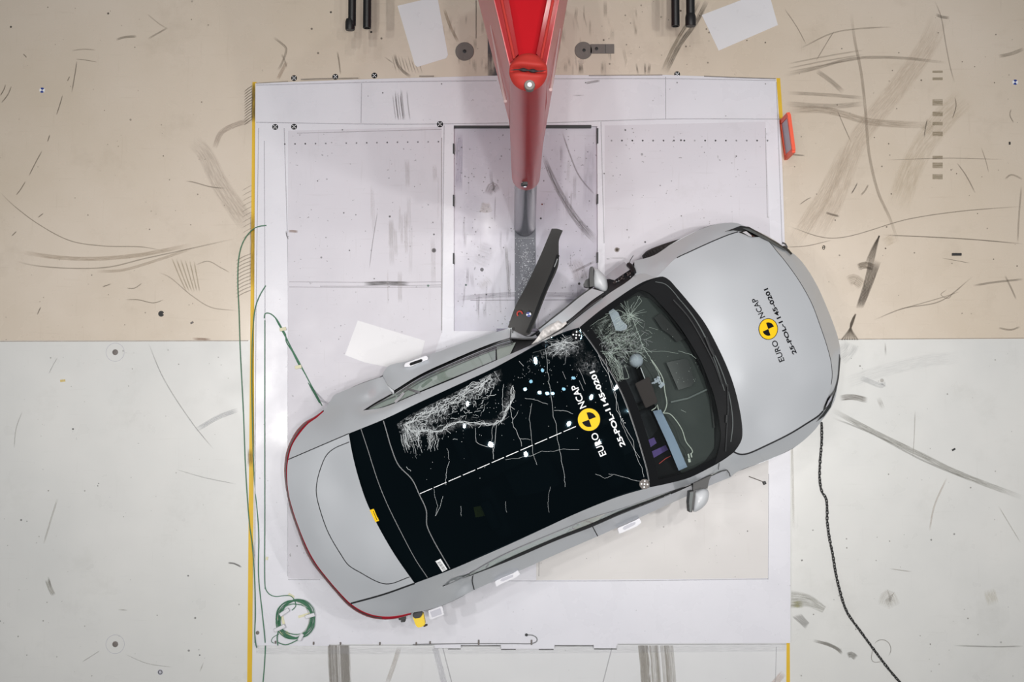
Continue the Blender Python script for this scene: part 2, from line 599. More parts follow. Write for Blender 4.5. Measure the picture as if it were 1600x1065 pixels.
def panel(name, curves, material, parent, inner=(), step=7.0, lam=0.004, thick=0.02, dz=0.0, zf=None, smooth=True):
    """curved sheet between traced edges, with the surface's own normals and a turned-down rim"""
    L = loop_of(curves)
    f = zf or TPS(list(L) + list(inner), lam)
    V, T = sheet_mesh([(p[0], p[1]) for p in L], step)
    Z = f.many(V)
    h = 1.5
    Zu = f.many([(p[0] + h, p[1]) for p in V]); Zv = f.many([(p[0], p[1] + h) for p in V])
    verts = []; nor = []
    for p, z, a, b in zip(V, Z, Zu, Zv):
        P = U(p[0], p[1], z + dz)
        n = (U(p[0], p[1] + h, b + dz) - P).cross(U(p[0] + h, p[1], a + dz) - P).normalized()
        verts.append(P); nor.append(n if n.z > 0 else -n)
    faces = []
    cnt = {}
    for t in T:
        n = (verts[t[1]] - verts[t[0]]).cross(verts[t[2]] - verts[t[0]])
        if n.length < 1e-12:
            continue
        t = tuple(t) if n.z > 0 else tuple(t[::-1])
        faces.append(t)
        for k in range(3):
            e = (t[k], t[(k + 1) % 3])
            cnt[e] = 1
    if thick:
        rim = {}
        for (a, b) in [e for e in cnt if (e[1], e[0]) not in cnt]:
            d = verts[b] - verts[a]
            o_ = Vector((d.y, -d.x, 0)).normalized()
            n0 = len(verts)
            for q in (a, b):
                verts.append(verts[q].copy()); nor.append(o_)
            for q in (b, a):
                verts.append(verts[q] - Vector((0, 0, thick)) - o_ * .002); nor.append(o_)
            faces.append((n0 + 1, n0, n0 + 3, n0 + 2))
    o = obj(name, verts, faces, material, parent, smooth)
    l0 = world_loc(parent) if parent else o.location
    o.data.normals_split_custom_set_from_vertices([tuple(n) for n in nor])
    return o, f


def ribbon(mb, pts, width, f, dz, mi=0, taper=False):
    """narrow strip laid on a surface f(u, v); pts and width in picture units"""
    n = len(pts)
    vs = []; fs = []
    for i, p in enumerate(pts):
        a = pts[max(0, i - 1)]; b = pts[min(n - 1, i + 1)]
        dx, dy = b[0] - a[0], b[1] - a[1]
        l = math.hypot(dx, dy) or 1
        wd = width * (1 - i / (n - 1) * .8 if taper else 1) / 2
        nx, ny = -dy / l * wd, dx / l * wd
        for s_ in (1, -1):
            q = (p[0] + nx * s_, p[1] + ny * s_)
            z = f(*q) if callable(f) else f
            vs.append(U(q[0], q[1], z + dz))
    for i in range(n - 1):
        q = (2 * i, 2 * i + 1, 2 * i + 3, 2 * i + 2)
        nrm = (vs[q[1]] - vs[q[0]]).cross(vs[q[2]] - vs[q[0]])
        fs.append(q if nrm.z >= 0 else q[::-1])
    mb.add(vs, fs, mi)


class Marks:
    """scuffs, stains, drill holes and plain patches on a floor surface, kept as faces of that surface's own mesh"""
    def __init__(s, z):
        s.z = z; s.v = []; s.f = []; s.uv = []; s.c = []; s.k = 0

    def stroke(s, pts, w0, col, a, w1=None, fade=True, smooth=True):
        w1 = w0 if w1 is None else w1
        if w0 > 14: a *= .45
        P = catmull([(p[0], p[1], 0) for p in pts]) if (smooth and len(pts) > 2) else catmull([(pts[0][0], pts[0][1], 0), (pts[-1][0], pts[-1][1], 0)])
        n = len(P)
        s.k += 1
        zz = s.z + 0.0006 + 0.00001 * (s.k % 60)
        n0 = len(s.v)
        c = srgb(*col)
        lu = 0.0
        off = RND.uniform(0, 50)
        for i, p in enumerate(P):
            q0 = P[max(0, i - 1)]; q1 = P[min(n - 1, i + 1)]
            dx, dy = q1[0] - q0[0], q1[1] - q0[1]
            l = math.hypot(dx, dy) or 1
            if i: lu += math.hypot(p[0] - P[i - 1][0], p[1] - P[i - 1][1])
            t = i / (n - 1)
            wd = (w0 + (w1 - w0) * t) / 2
            al = a * (min(1, 6 * t, 6 * (1 - t)) if fade else 1)
            for sg, vv in ((1, 0.0), (-1, 1.0)):
                s.v.append(U(p[0] - dy / l * wd * sg, p[1] + dx / l * wd * sg, zz))
                s.uv.append((off + lu / 100.0, vv, ))
                s.c.append((c[0], c[1], c[2], al))
        for i in range(n - 1):
            q = (n0 + 2 * i, n0 + 2 * i + 1, n0 + 2 * i + 3, n0 + 2 * i + 2)
            nn = (s.v[q[1]] - s.v[q[0]]).cross(s.v[q[2]] - s.v[q[0]])
            s.f.append(q if nn.z >= 0 else q[::-1])

    def dot(s, u, v, r, col, a=1.0):
        s.k += 1
        zz = s.z + 0.0007 + 0.00001 * (s.k % 60)
        n0 = len(s.v)
        for k in range(10):
            s.v.append(U(u + r * cos(k * pi / 5), v - r * sin(k * pi / 5), zz))
            s.uv.append((s.k * 1.7 + .3, 0.5)); s.c.append((*srgb(*col)[:3], a * 1.0))
        s.f.append(tuple(range(n0, n0 + 10)))

    def poly(s, pts, col, a):
        s.k += 1
        zz = s.z + 0.0006 + 0.00001 * (s.k % 60)
        n0 = len(s.v)
        for (u, v) in pts:
            s.v.append(U(u, v, zz)); s.uv.append((u / 60, 0.3 + 0.4 * (v % 50) / 50)); s.c.append((*srgb(*col)[:3], a))
        q = tuple(range(n0, len(s.v)))
        nn = (s.v[q[1]] - s.v[q[0]]).cross(s.v[q[2]] - s.v[q[0]])
        s.f.append(q if nn.z >= 0 else q[::-1])

    def onto(s, name, verts, faces, mis, mats, parent=None):
        """builds base faces plus the marks as one mesh"""
        nb = len(verts)
        o = obj(name, list(verts) + s.v, list(faces) + [tuple(i + nb for i in f) for f in s.f], mats + ['marks'], parent)
        me = o.data
        mk = len(mats)
        for i, p in enumerate(me.polygons):
            p.material_index = mis[i] if i < len(faces) else mk
        me.uv_layers.new(name='UVMap')
        me.color_attributes.new('mark', 'FLOAT_COLOR', 'CORNER')
        uvl = me.uv_layers['UVMap']
        ca = me.color_attributes['mark']
        for li, lp in enumerate(me.loops):
            vi = lp.vertex_index - nb
            if vi >= 0:
                uvl.data[li].uv = s.uv[vi]
                ca.data[li].color = s.c[vi]
            else:
                ca.data[li].color = (1, 1, 1, 0)
        return o


# ================================================================== FLOOR
DK = (96, 86, 74); GR = (132, 122, 108); BK = (52, 48, 44); OL = (150, 138, 108)
fm = Marks(0.0)
S = fm.stroke
# left beige area
S([(300, 218), (320, 240), (345, 290), (372, 330), (392, 356)], 26, (150, 136, 126), .5, 34)
S([(335, 232), (345, 208), (365, 196), (392, 188)], 9, (165, 150, 138), .5)
for y0 in np.linspace(134, 186, 13):
    S([(381, y0 + 10), (388, y0 + 4), (396, y0 - 1)], 1.6, DK, .8)
for y0 in np.linspace(290, 365, 10):
    S([(378, y0 + 8), (386, y0 + 3), (396, y0 - 2)], 1.3, GR, .45)
for y0 in np.linspace(398, 455, 11):
    S([(368, y0 + 10), (380, y0 + 3), (395, y0 - 3)], 1.8, GR, .6)
S([(0, 300), (18, 318), (60, 350), (110, 376), (160, 384), (225, 386), (260, 393)], 1.6, GR, .75)
S([(25, 408), (50, 414), (110, 419), (170, 417), (225, 404), (285, 391), (370, 372)], 2.2, GR, .6)
S([(35, 394), (90, 402), (150, 404), (220, 398), (300, 382)], 7, (176, 160, 140), .55)
S([(150, 424), (190, 422), (240, 408), (300, 388)], 5, (180, 166, 148), .5)
S([(290, 283), (300, 284), (330, 292), (352, 294)], 2, DK, .55)
for i in range(6):
    S([(268 + i * 7, 402 + i), (284 + i * 5, 440), (292 + i * 4, 456)], 2.2, OL, .5)
S([(248, 425), (265, 433), (300, 462), (330, 480), (370, 485)], 1.8, GR, .5)
S([(305, 414), (325, 408), (345, 418), (360, 426)], 1.8, GR, .5)
S([(196, 468), (215, 468), (240, 473), (256, 468)], 1.6, GR, .8)
S([(198, 450), (210, 450), (222, 442)], 1.6, GR, .8)
for a in (((0, 150), (6, 140), (9, 131)), ((2, 161), (12, 148), (18, 134)), ((88, 180), (93, 165), (98, 148)), ((105, 127), (107, 123), (109, 119)),
          ((74, 222), (76, 216), (78, 210)), ((45, 275), (55, 255), (66, 235)), ((120, 95), (118, 110), (112, 145)), ((36, 84), (39, 87), (42, 90)), ((59, 340), (64, 336), (68, 333)),
          ((58, 492), (61, 485), (64, 479)), ((18, 369), (22, 365), (26, 361)), ((160, 448), (166, 446), (174, 443)), ((25, 305), (32, 296), (40, 283))):
    S(a, 1.8, DK, .75)
S([(181, 62), (195, 58), (214, 57)], 4, GR, .7)
S([(231, 61), (243, 54), (252, 49), (262, 43)], 3, GR, .5)
S([(180, 71), (188, 70)], 3, GR, .8); S([(178, 43), (186, 44)], 3, GR, .6); S([(208, 86), (216, 86)], 2.5, DK, .8)
S([(118, 92), (135, 94), (152, 97)], 1.4, GR, .7); S([(112, 79), (130, 77), (150, 78)], 2, GR, .45)
S([(230, 22), (250, 38), (262, 45)], 2, GR, .35)
S([(427, 58), (440, 68), (447, 76), (440, 100), (434, 110)], 4, GR, .55); S([(440, 84), (446, 98), (448, 106)], 3, GR, .45)
S([(448, 96), (440, 112), (434, 124)], 6, (186, 168, 150), .7)
S([(527, 80), (530, 98), (532, 116)], 2.5, GR, .8)
S([(616, 84), (622, 102), (632, 113), (642, 120)], 5, DK, .6); S([(600, 88), (616, 100)], 2, GR, .6)
for i in range(9):
    x = 612 + i * 5
    S([(x, 85 + RND.uniform(0, 12)), (x + 8, 115)], 1.6, GR, .5)
for i in range(30):
    x = RND.uniform(690, 770); y = RND.uniform(15, 100)
    S([(x, y), (x + RND.uniform(-1, 1), y + RND.uniform(10, 30))], RND.uniform(2, 6), GR, RND.uniform(.2, .45))
S([(694, 14), (703, 40), (716, 66)], 5, (176, 160, 140), .8)
S([(744, 0), (744, 60)], 1.6, BK, .9, fade=False)
fm.poly([(762, 60), (770, 60), (780, 119), (762, 119)], (84, 82, 88), 1)  # plain dark strip on the floor beside the buttress
for x, y in ((517, 19), (487, 45), (580, 50), (596, 60), (497, 83), (204, 187), (169, 21), (300, 2), (17, 42)):
    fm.dot(x, y, 1.7, BK, .9)
for i in range(45):
    x = RND.uniform(420, 620); y = RND.uniform(2, 110)
    S([(x, y), (x + RND.uniform(-4, 4), y + RND.uniform(3, 12))], RND.uniform(1, 2.4), GR, RND.uniform(.3, .6))
# behind the pole and to its right
for i in range(40):
    x = RND.uniform(868, 1000); y = RND.uniform(0, 100)
    S([(x, y), (x + RND.uniform(-3, 6), y + RND.uniform(10, 30))], RND.uniform(2, 7), GR, RND.uniform(.15, .4))
for i in range(22):
    x = RND.uniform(880, 1020); y = RND.uniform(95, 112)
    S([(x, y), (x + RND.uniform(-3, 3), 117)], RND.uniform(1.5, 5), DK, RND.uniform(.3, .7))
S([(1105, 0), (1088, 34), (1062, 70), (1040, 114)], 8, (112, 104, 92), .8)
S([(1094, 0), (1078, 30), (1054, 70), (1034, 112)], 6, (140, 130, 112), .7)
for i in range(30):
    x = RND.uniform(940, 1200); y = RND.uniform(2, 112)
    fm.dot(x, y, RND.uniform(.6, 1.6), DK, .8)
fm.dot(908, 96, 5, (226, 216, 206), .8)
# right beige area
S([(1330, 20), (1335, 60), (1345, 110), (1352, 170), (1358, 240), (1372, 300), (1390, 340), (1404, 380)], 5, (140, 128, 112), .5)
S([(1226, 118), (1270, 108), (1330, 92), (1400, 90), (1480, 98)], 5, GR, .5)
for d in (0, 7, 13):
    S([(1230, 100 + d), (1290, 88 + d), (1350, 78 + d)], 2.5, GR, .4)
S([(1230, 145), (1290, 148), (1350, 153)], 6, GR, .4); S([(1226, 162), (1300, 166), (1350, 162)], 9, GR, .35)
S([(1230, 172), (1290, 172), (1360, 190), (1450, 196)], 12, (160, 146, 128), .45)
S([(1265, 380), (1300, 320), (1340, 220), (1400, 140), (1450, 70), (1470, 20)], 34, (182, 164, 144), .5)
S([(1400, 330), (1430, 250), (1470, 190), (1510, 150)], 40, (178, 162, 132), .45)
S([(1240, 380), (1290, 300), (1325, 230)], 26, (182, 166, 146), .5)
S([(1226, 14), (1245, 42), (1260, 70)], 1.6, DK, .55)
S([(1304, 48), (1296, 60), (1275, 95)], 1.6, DK, .55); S([(1308, 172), (1320, 200), (1330, 222)], 1.6, DK, .6)
S([(1250, 76), (1300, 52), (1340, 45), (1395, 42)], 2.4, GR, .5)
S([(1460, 0), (1470, 25), (1478, 70), (1486, 110), (1492, 130)], 2, DK, .45)
S([(1462, 22), (1470, 26), (1484, 28)], 5, DK, .5)
S([(1492, 152), (1494, 165), (1488, 186)], 1.6, DK, .8); S([(1449, 186), (1446, 200), (1444, 214)], 2, DK, .7)
S([(1340, 285), (1336, 293), (1330, 303)], 2, BK, .85); S([(1357, 288), (1352, 297), (1345, 305)], 3, GR, .6)
S([(1290, 332), (1300, 335), (1312, 338)], 3.5, DK, .7); S([(1249, 320), (1260, 312), (1268, 308)], 1.6, DK, .7); S([(1247, 260), (1262, 257)], 1.5, DK, .7)
S([(1230, 240), (1245, 242), (1258, 243)], 2.5, DK, .7); S([(1228, 268), (1236, 275)], 2.5, BK, .7)
S([(1328, 122), (1333, 126)], 3, BK, .7); S([(1228, 352), (1300, 372), (1420, 342), (1500, 330), (1600, 322)], 1.6, DK, .65)
S([(1380, 367), (1450, 370), (1520, 374), (1600, 381)], 1.8, DK, .8); S([(1384, 250), (1480, 247), (1568, 249)], 1.3, DK, .5)
S([(1228, 386), (1260, 384), (1300, 375)], 1.4, DK, .6)
S([(1495, 254), (1510, 275), (1524, 302)], 2, DK, .6); S([(1533, 230), (1540, 250), (1545, 270)], 1.5, GR, .6)
S([(1580, 170), (1578, 180), (1584, 192)], 2, DK, .6); S([(1596, 290), (1592, 340), (1590, 380)], 3, GR, .5)
S([(1570, 280), (1580, 273), (1598, 280)], 3, GR, .5); S([(1600, 76), (1580, 84), (1560, 88)], 6, GR, .5)
S([(1440, 190), (1460, 205)], 20, (170, 156, 132), .4)
for y, h in ((112, 4), (123, 5), (160, 11), (178, 8), (193, 6), (209, 8), (246, 6), (258, 10), (276, 9)):
    S([(1457, y), (1465, y), (1473, y)], h, (142, 130, 104), .75, fade=False)
for i in range(6):
    S([(1416 + i * 2, 62), (1420 + i * 2, 74)], 1.8, DK, .7)
for i in range(5):
    S([(1418 + i * 3, 160), (1420 + i * 3, 172)], 1.8, DK, .65)
S([(1268, 44), (1280, 40)], 18, (150, 138, 120), .5); S([(1304, 68), (1312, 68)], 12, (156, 144, 126), .5)
S([(1276, 110), (1300, 128), (1318, 144)], 8, GR, .45)
# skid marks by the car's nose
for i in range(7):
    S([(1360 + i * 2.6, 402 + i), (1350 + i * 2, 445), (1338 + i * 1.5, 482)], 3, (88, 78, 68), .75)
    S([(1364 - i * 2, 412), (1370 - i * 1, 385), (1374, 368)], 2.4, DK, .6)
    S([(1337 - i * .6, 490 + i), (1330 - i * .2, 510), (1315 + i * 4.2, 531)], 3.0, (112, 102, 90), .7, fade=False)
for i in range(19):
    S([(1370 + i * 3.8, 396 + i * .2), (1372 + i * 3.8, 407 - i * .2)], 2.6, (92, 82, 68), .8)
S([(1340, 418), (1352, 414), (1366, 418)], 12, (116, 104, 88), .8); S([(1325, 440), (1334, 436), (1348, 446)], 18, (140, 126, 106), .8)
S([(1365, 500), (1410, 482), (1470, 470), (1520, 432)], 2, DK, .55); S([(1400, 485), (1480, 462), (1500, 455)], 1.6, DK, .5)
S([(1472, 403), (1500, 408), (1516, 411)], 1.2, DK, .6)
S([(1520, 446), (1560, 440), (1600, 436)], 3.5, DK, .55); S([(1570, 430), (1580, 450), (1588, 468)], 3, DK, .5)
S([(1560, 512), (1580, 515), (1594, 510)], 3, GR, .7); S([(1400, 370), (1380, 380)], 16, (190, 172, 140), .6)
S([(1490, 455), (1482, 466), (1470, 460), (1480, 452)], 1.4, GR, .6)
for i in range(60):
    fm.dot(RND.uniform(1240, 1595), RND.uniform(10, 520), RND.uniform(.5, 1.4), DK, .7)
for i in range(60):
    fm.dot(RND.uniform(5, 380), RND.uniform(10, 520), RND.uniform(.4, 1.2), DK, .6)
# joint of the two paints
S([(0, 533), (200, 532.5), (388, 532)], 1.6, (176, 160, 146), .9, fade=False); S([(1300, 530), (1450, 529), (1600, 528)], 1.6, (170, 160, 148), .9, fade=False)
S([(300, 529), (330, 530)], 4, (150, 120, 104), .8)
# right white area
S([(1300, 640), (1360, 672), (1430, 706), (1500, 740), (1600, 778)], 9, (140, 138, 128), .6)
S([(1300, 652), (1360, 676), (1440, 718), (1520, 752)], 3, (120, 118, 110), .5)
S([(1312, 622), (1330, 620), (1356, 625)], 10, (120, 112, 102), .7); S([(1310, 560), (1325, 545), (1330, 535)], 30, (176, 178, 180), .5)
S([(1320, 600), (1360, 585), (1440, 565), (1500, 558)], 22, (196, 198, 200), .3); S([(1383, 534), (1384, 556)], 3, (150, 148, 144), .6)
S([(1372, 620), (1380, 640)], 8, (184, 182, 176), .5); S([(1344, 590), (1380, 602), (1378, 594)], 9, (196, 198, 200), .5)
fm.dot(1378, 594, 3, GR, .7)
S([(1430, 640), (1428, 690), (1426, 715)], 1.6, (180, 178, 172), .7); S([(1480, 745), (1460, 790), (1452, 830)], 3, (196, 186, 176), .6)
S([(1236, 936), (1262, 938), (1288, 952)], 30, (150, 148, 136), 1, 12, fade=False)
S([(1236, 944), (1256, 944)], 12, (158, 156, 110), .9)
for i in range(5):
    S([(1238 + i * 3, 962 - i), (1250 + i * 3, 972), (1260 + i, 982 - i * 2)], 3, (140, 138, 134), .6)
for i in range(4):
    S([(1270 + i * 6, 1000 + i), (1292 + i * 5, 1006 + i * 2), (1316, 1016 + i * 2)], 5, (160, 158, 152), .6)
S([(1324, 1024), (1330, 1022), (1338, 1028)], 10, (130, 128, 122), .8); S([(1285, 1030), (1288, 1042)], 6, (170, 168, 164), .6)
S([(1380, 948), (1388, 930), (1398, 948)], 22, (204, 200, 192), .8); S([(1545, 920), (1552, 945)], 20, (206, 198, 178), .8)
P_ = [(1378 + 14 * cos(a), 1014 - 15 * sin(a)) for a in np.linspace(-0.8, 2.6, 14)]
S(P_, 1.2, DK, .8); S([(1364, 1010), (1362, 1030), (1366, 1034), (1384, 1032)], 1.2, DK, .7)
S([(1490, 1008), (1560, 1010), (1600, 1009)], 2.5, (150, 150, 144), .6); S([(1570, 1010), (1585, 1010)], 2, BK, .8)
S([(1530, 1036), (1536, 1046)], 5, (150, 140, 110), .9); S([(1586, 880), (1588, 886)], 4, GR, .8)
S([(1236, 660), (1238, 720), (1240, 830)], 4, (214, 212, 206), .7); S([(1595, 848), (1575, 815), (1560, 790)], 1.6, GR, .4)
S([(1390, 888), (1425, 893)], 1.5, GR, .5)
for i in range(46):
    fm.dot(RND.uniform(1240, 1595), RND.uniform(540, 1060), RND.uniform(.5, 1.3), DK, .55)
for x, y in ((1491, 834), (1455, 843), (1253, 875), (1564, 1003)):
    fm.dot(x, y, 1.5, BK, .8)
# left white area
S([(232, 536), (255, 590), (300, 660), (334, 702)], 1.8, (172, 172, 172), .7); S([(306, 672), (340, 652), (372, 640)], 8, (198, 200, 204), .6)
S([(275, 733), (320, 746), (370, 756)], 1.5, (170, 170, 170), .6); S([(35, 642), (25, 670), (22, 700)], 1.6, (170, 168, 164), .6)
S([(76, 584), (82, 572), (90, 558)], 1.4, (170, 168, 164), .6); S([(90, 778), (80, 810), (68, 850)], 3, (194, 192, 186), .7)
for i in range(9):
    S([(46 + i * 2.6, 824 + i * 6), (50 + i * 2.6, 828 + i * 6)], 4, (150, 148, 140), .85)
S([(73, 905), (78, 918), (84, 930)], 8, (176, 174, 166), .8); S([(75, 900), (80, 918)], 3, (130, 128, 120), .8)
S([(356, 879), (366, 880), (378, 886)], 3, (90, 90, 90), .85); S([(286, 860), (300, 861)], 1.6, (150, 150, 150), .7)
S([(128, 1034), (150, 1020), (156, 1016)], 1.6, (170, 168, 164), .6); S([(196, 1022), (230, 1036), (270, 1042)], 1.3, (170, 168, 164), .6)
S([(184, 952), (200, 953)], 1.5, GR, .7); S([(312, 1050), (318, 1034)], 1.5, GR, .6); S([(94, 595), (102, 594)], 4, (226, 196, 90), 1, fade=False)
for i in range(70):
    fm.dot(RND.uniform(5, 385), RND.uniform(540, 1060), RND.uniform(.4, 1.2), DK, .5)
for x, y, r in ((295, 1016, 1.8), (312, 1023, 1.2), (33, 812, 1.5), (42, 814, 1), (294, 899, 1.5), (114, 670, 1.5), (154, 755, 1), (305, 965, 1.5), (0, 970, 1.5)):
    fm.dot(x, y, r, (90, 90, 90), .9)
X0, X1 = -9.5, 9.5
ya = U(0, 533).y; yb = U(1600, 528).y
fv = [(X0, -6.5, 0), (X1, -6.5, 0), (X1, yb, 0), (X0, ya, 0), (X1, 8.5, 0), (X0, 8.5, 0)]
floor = fm.onto('floor', fv, [(0, 1, 2, 3), (3, 2, 4, 5)], [1, 0], ['beige', 'white_floor'])
tag(floor, kind='structure')


# ================================================================== yellow floor lines
def slab(mb, pts, z0, z1, mi=0):
    n = len(pts)
    b = [U(p[0], p[1], z1) for p in pts]
    if sum(b[i].x * b[(i + 1) % n].y - b[(i + 1) % n].x * b[i].y for i in range(n)) < 0:
        b = b[::-1]
    a = [Vector((q.x, q.y, z0)) for q in b]
    mb.add(a + b, [tuple(range(n))[::-1], tuple(range(n, 2 * n))] + [(i, (i + 1) % n, n + (i + 1) % n, n + i) for i in range(n)], mi)
    return mb


def stripe(name, pts, dirt):
    ms = Marks(0.004)
    for d in dirt:
        ms.stroke(*d)
    b = [U(p[0], p[1], 0.004) for p in pts]
    a = [Vector((q.x, q.y, 0.0)) for q in b]
    o = ms.onto(name, a + b, [(3, 2, 1, 0), (4, 5, 6, 7), (0, 1, 5, 4), (1, 2, 6, 5), (2, 3, 7, 6), (3, 0, 4, 7)], [0] * 6, ['yellow_tape'])
    tag(o, kind='structure')
    return o


stripe('trim_1', [(386, 1090), (393.5, 1090), (400.5, 128), (394.5, 128)], [([(397, 128), (396.5, 160), (396, 192)], 8, (90, 76, 50), .9), ([(394.5, 330), (393.5, 450)], 8, (130, 104, 50), .5), ([(391, 700), (391, 730)], 9, (150, 120, 60), .7), ([(387, 858), (389, 862)], 5, (70, 40, 30), 1), ([(387, 938), (389, 948)], 5, (60, 36, 30), 1)])
stripe('trim_2', [(1217, 195), (1224, 195), (1219, 122), (1213, 122)], [])
stripe('trim_3', [(1228.5, 1090), (1234.5, 1090), (1234, 1000), (1229, 1000)], [])

# ================================================================== SLED PLATFORM
ZP = 0.05
platform = empty('sled_platform', U(810, 1003, 0), 'white rectangular sled platform under the silver car, with a pole slot', 'platform')
pm = Marks(ZP)
S = pm.stroke
# plate joints, drill holes and scuffs of the deck
for ln in ([(400, 191), (620, 194), (794, 192)], [(852, 192), (1040, 186), (1220, 186)], [(565, 130), (564, 192)], [(1040, 120), (1040, 186)], [(400, 133), (600, 128), (776, 126)],
           [(857, 123), (1060, 123), (1212, 126)], [(1195, 190), (1196, 270), (1201, 340)], [(1213, 128), (1222, 380), (1231, 660)], [(444, 200), (450, 420), (450, 600)], [(694, 196), (690, 520)], [(939, 190), (944, 380)],
           [(404, 200), (400, 500), (398, 1004)], [(413, 220), (414, 480), (414, 920)], [(1201, 740), (1200, 905)], [(700, 907), (960, 907), (1200, 904)], [(450, 905), (500, 905)], [(450, 600), (450, 900)]):
    S(ln, 1.6, (192, 192, 198), .9, fade=False)
for i in range(10):
    x = 612 + RND.uniform(0, 24)
    S([(x, 138 + RND.uniform(0, 12)), (x + 2, 165), (x + 5, 188)], RND.uniform(1.2, 2.5), (150, 148, 150), .55)
for i in range(6):
    S([(612 + i * 4.5, 176), (614 + i * 4.5, 190)], 2, (130, 126, 126), .7)
S([(915, 130), (925, 128), (938, 126)], 4, (160, 158, 158), .8); S([(894, 149), (914, 149)], 2, (170, 170, 174), .6)
S([(400, 130), (450, 127)], 2, (120, 110, 96), .7, fade=False); S([(470, 124), (505, 123), (560, 122)], 2.2, (80, 78, 76), .9, fade=False); S([(655, 119), (678, 119)], 2.5, (60, 58, 56), .9, fade=False)
S([(1100, 119), (1150, 121), (1212, 123)], 2, (90, 86, 80), .9, fade=False); S([(920, 118), (1035, 117)], 2, (120, 112, 104), .8, fade=False)
for x, y in ((690, 131), (598, 145), (575, 150), (915, 129), (1058, 129), (1134, 181), (1196, 131), (496, 307), (505, 239), (491, 237), (544, 241), (603, 257), (453, 259), (500, 260), (484, 212)):
    pm.dot(x, y, 1.2, (70, 70, 72), .9)
deck_loop = [(399, 130), (560, 124), (776, 118), (860, 117), (1000, 118), (1040, 117), (1213, 123), (1222, 250), (1226, 370), (1233, 560), (1235, 760), (1235, 1004), (965, 1005), (962, 1012), (928, 1012), (928, 1007), (866, 1007), (866, 1013), (783, 1013), (783, 1007), (720, 1007), (720, 1012), (680, 1012), (678, 1006), (515, 1006), (513, 1009), (399, 1008), (397, 560)]
slot = [(709, 197), (933, 197), (934, 370), (934, 516), (709, 517)]
# deck plan with the slot cut out
dl = catmull([(p[0], p[1], 0) for p in deck_loop], 1)
V2 = [Vector((p[0], p[1])) for p in deck_loop] + [Vector(p) for p in slot]
nb = len(deck_loop); ns = len(slot)
edges = [(i, (i + 1) % nb) for i in range(nb)] + [(nb + i, nb + (i + 1) % ns) for i in range(ns)]
rc = delaunay_2d_cdt(V2, edges, [], 0, 1e-4)
dv = [U(p.x, p.y, ZP) for p in rc[0]]
df = []
for t in rc[2]:
    cx = sum(rc[0][i].x for i in t) / 3; cy = sum(rc[0][i].y for i in t) / 3
    if inpoly(cx, cy, deck_loop) and not inpoly(cx, cy, slot):
        n = (dv[t[1]] - dv[t[0]]).cross(dv[t[2]] - dv[t[0]])
        df.append(tuple(t) if n.z > 0 else tuple(t[::-1]))
# side walls of the deck
for lp, sg in ((deck_loop, 1), (slot, -1)):
    n0 = len(dv)
    top = [U(p[0], p[1], ZP) for p in lp]
    dv += top + [Vector((q.x, q.y, 0.0)) for q in top]
    n = len(lp)
    for i in range(n):
        j = (i + 1) % n
        df.append((n0 + i, n0 + j, n0 + n + j, n0 + n + i) if sg > 0 else (n0 + j, n0 + i, n0 + n + i, n0 + n + j))
deck = pm.onto('deck', dv, df, [0] * len(df), ['deck'], platform)


def inset_panel(name, pts, strokes, dots=(), material='panel', z=ZP + 0.003, specks=60, z0=ZP):
    q = Marks(z)
    for s_ in strokes:
        q.stroke(*s_)
    for d in dots:
        q.dot(*d)
    us = [p[0] for p in pts]; vs = [p[1] for p in pts]
    for i in range(specks):
        q.dot(RND.uniform(min(us) + 4, max(us) - 4), RND.uniform(min(vs) + 4, max(vs) - 4), RND.uniform(.4, 1.2), (90, 88, 88), .65)
    b = [U(p[0], p[1], z) for p in pts]
    n = len(b)
    if sum(b[i].x * b[(i + 1) % n].y - b[(i + 1) % n].x * b[i].y for i in range(n)) < 0:
        b = b[::-1]
    a = [Vector((p.x, p.y, z0)) for p in b]
    fs = [tuple(range(n))[::-1], tuple(range(n, 2 * n))] + [(i, (i + 1) % n, n + (i + 1) % n, n + i) for i in range(n)]
    return q.onto(name, a + b, fs, [0] * len(fs), [material], platform)


LG = (190, 188, 192)
holes_l = [(445 + i * 16.0, 225 - i * .25, 1.3, (44, 44, 46), 1.0) for i in range(16)]
st = [([(500, 447), (560, 447), (690, 445)], 1.4, LG, .9, None, False), ([(452, 440), (600, 441), (690, 440)], 1.4, LG, .8, None, False), ([(452, 448), (560, 449), (690, 448)], 1.4, LG, .8, None, False),
      ([(568, 443), (600, 442), (640, 443)], 7, (96, 94, 92), .85), ([(590, 330), (582, 380), (577, 420)], 1.3, (150, 148, 150), .8), ([(450, 361), (458, 361), (466, 362)], 4, (150, 120, 100), .9), ([(447, 360), (448, 368), (451, 374)], 2, (80, 76, 74), .9),
      ([(464, 208), (690, 202)], 1.5, LG, .8, None, False), ([(690, 215), (690, 516)], 2.2, (190, 188, 190), .9, None, False)]
for i in range(16):
    x = RND.uniform(560, 690); y = RND.uniform(230, 430)
    st.append(([(x, y), (x + RND.uniform(-2, 2), y + RND.uniform(30, 80))], RND.uniform(2, 9), (198, 194, 192), RND.uniform(.15, .35)))
dts = holes_l + [(678, 391, 3.6, (90, 86, 84), .9), (678, 391, 1.8, (30, 30, 30), 1), (678, 366, 1.4, (60, 60, 60), 1), (609, 338, 1.6, (60, 60, 60), 1), (502, 402, 1.6, (70, 70, 72), 1), (546, 391, 1.2, (70, 70, 72), 1), (669, 446, 1.8, (40, 110, 80), 1)]
inset_panel('left_panel', [(450, 204), (690, 198), (690, 520), (560, 905), (450, 903)], st, dts, specks=110)
holes_r = [(955.5 + i * 16.25, 219.5, 1.4, (40, 40, 42), 1.0) for i in range(16)]
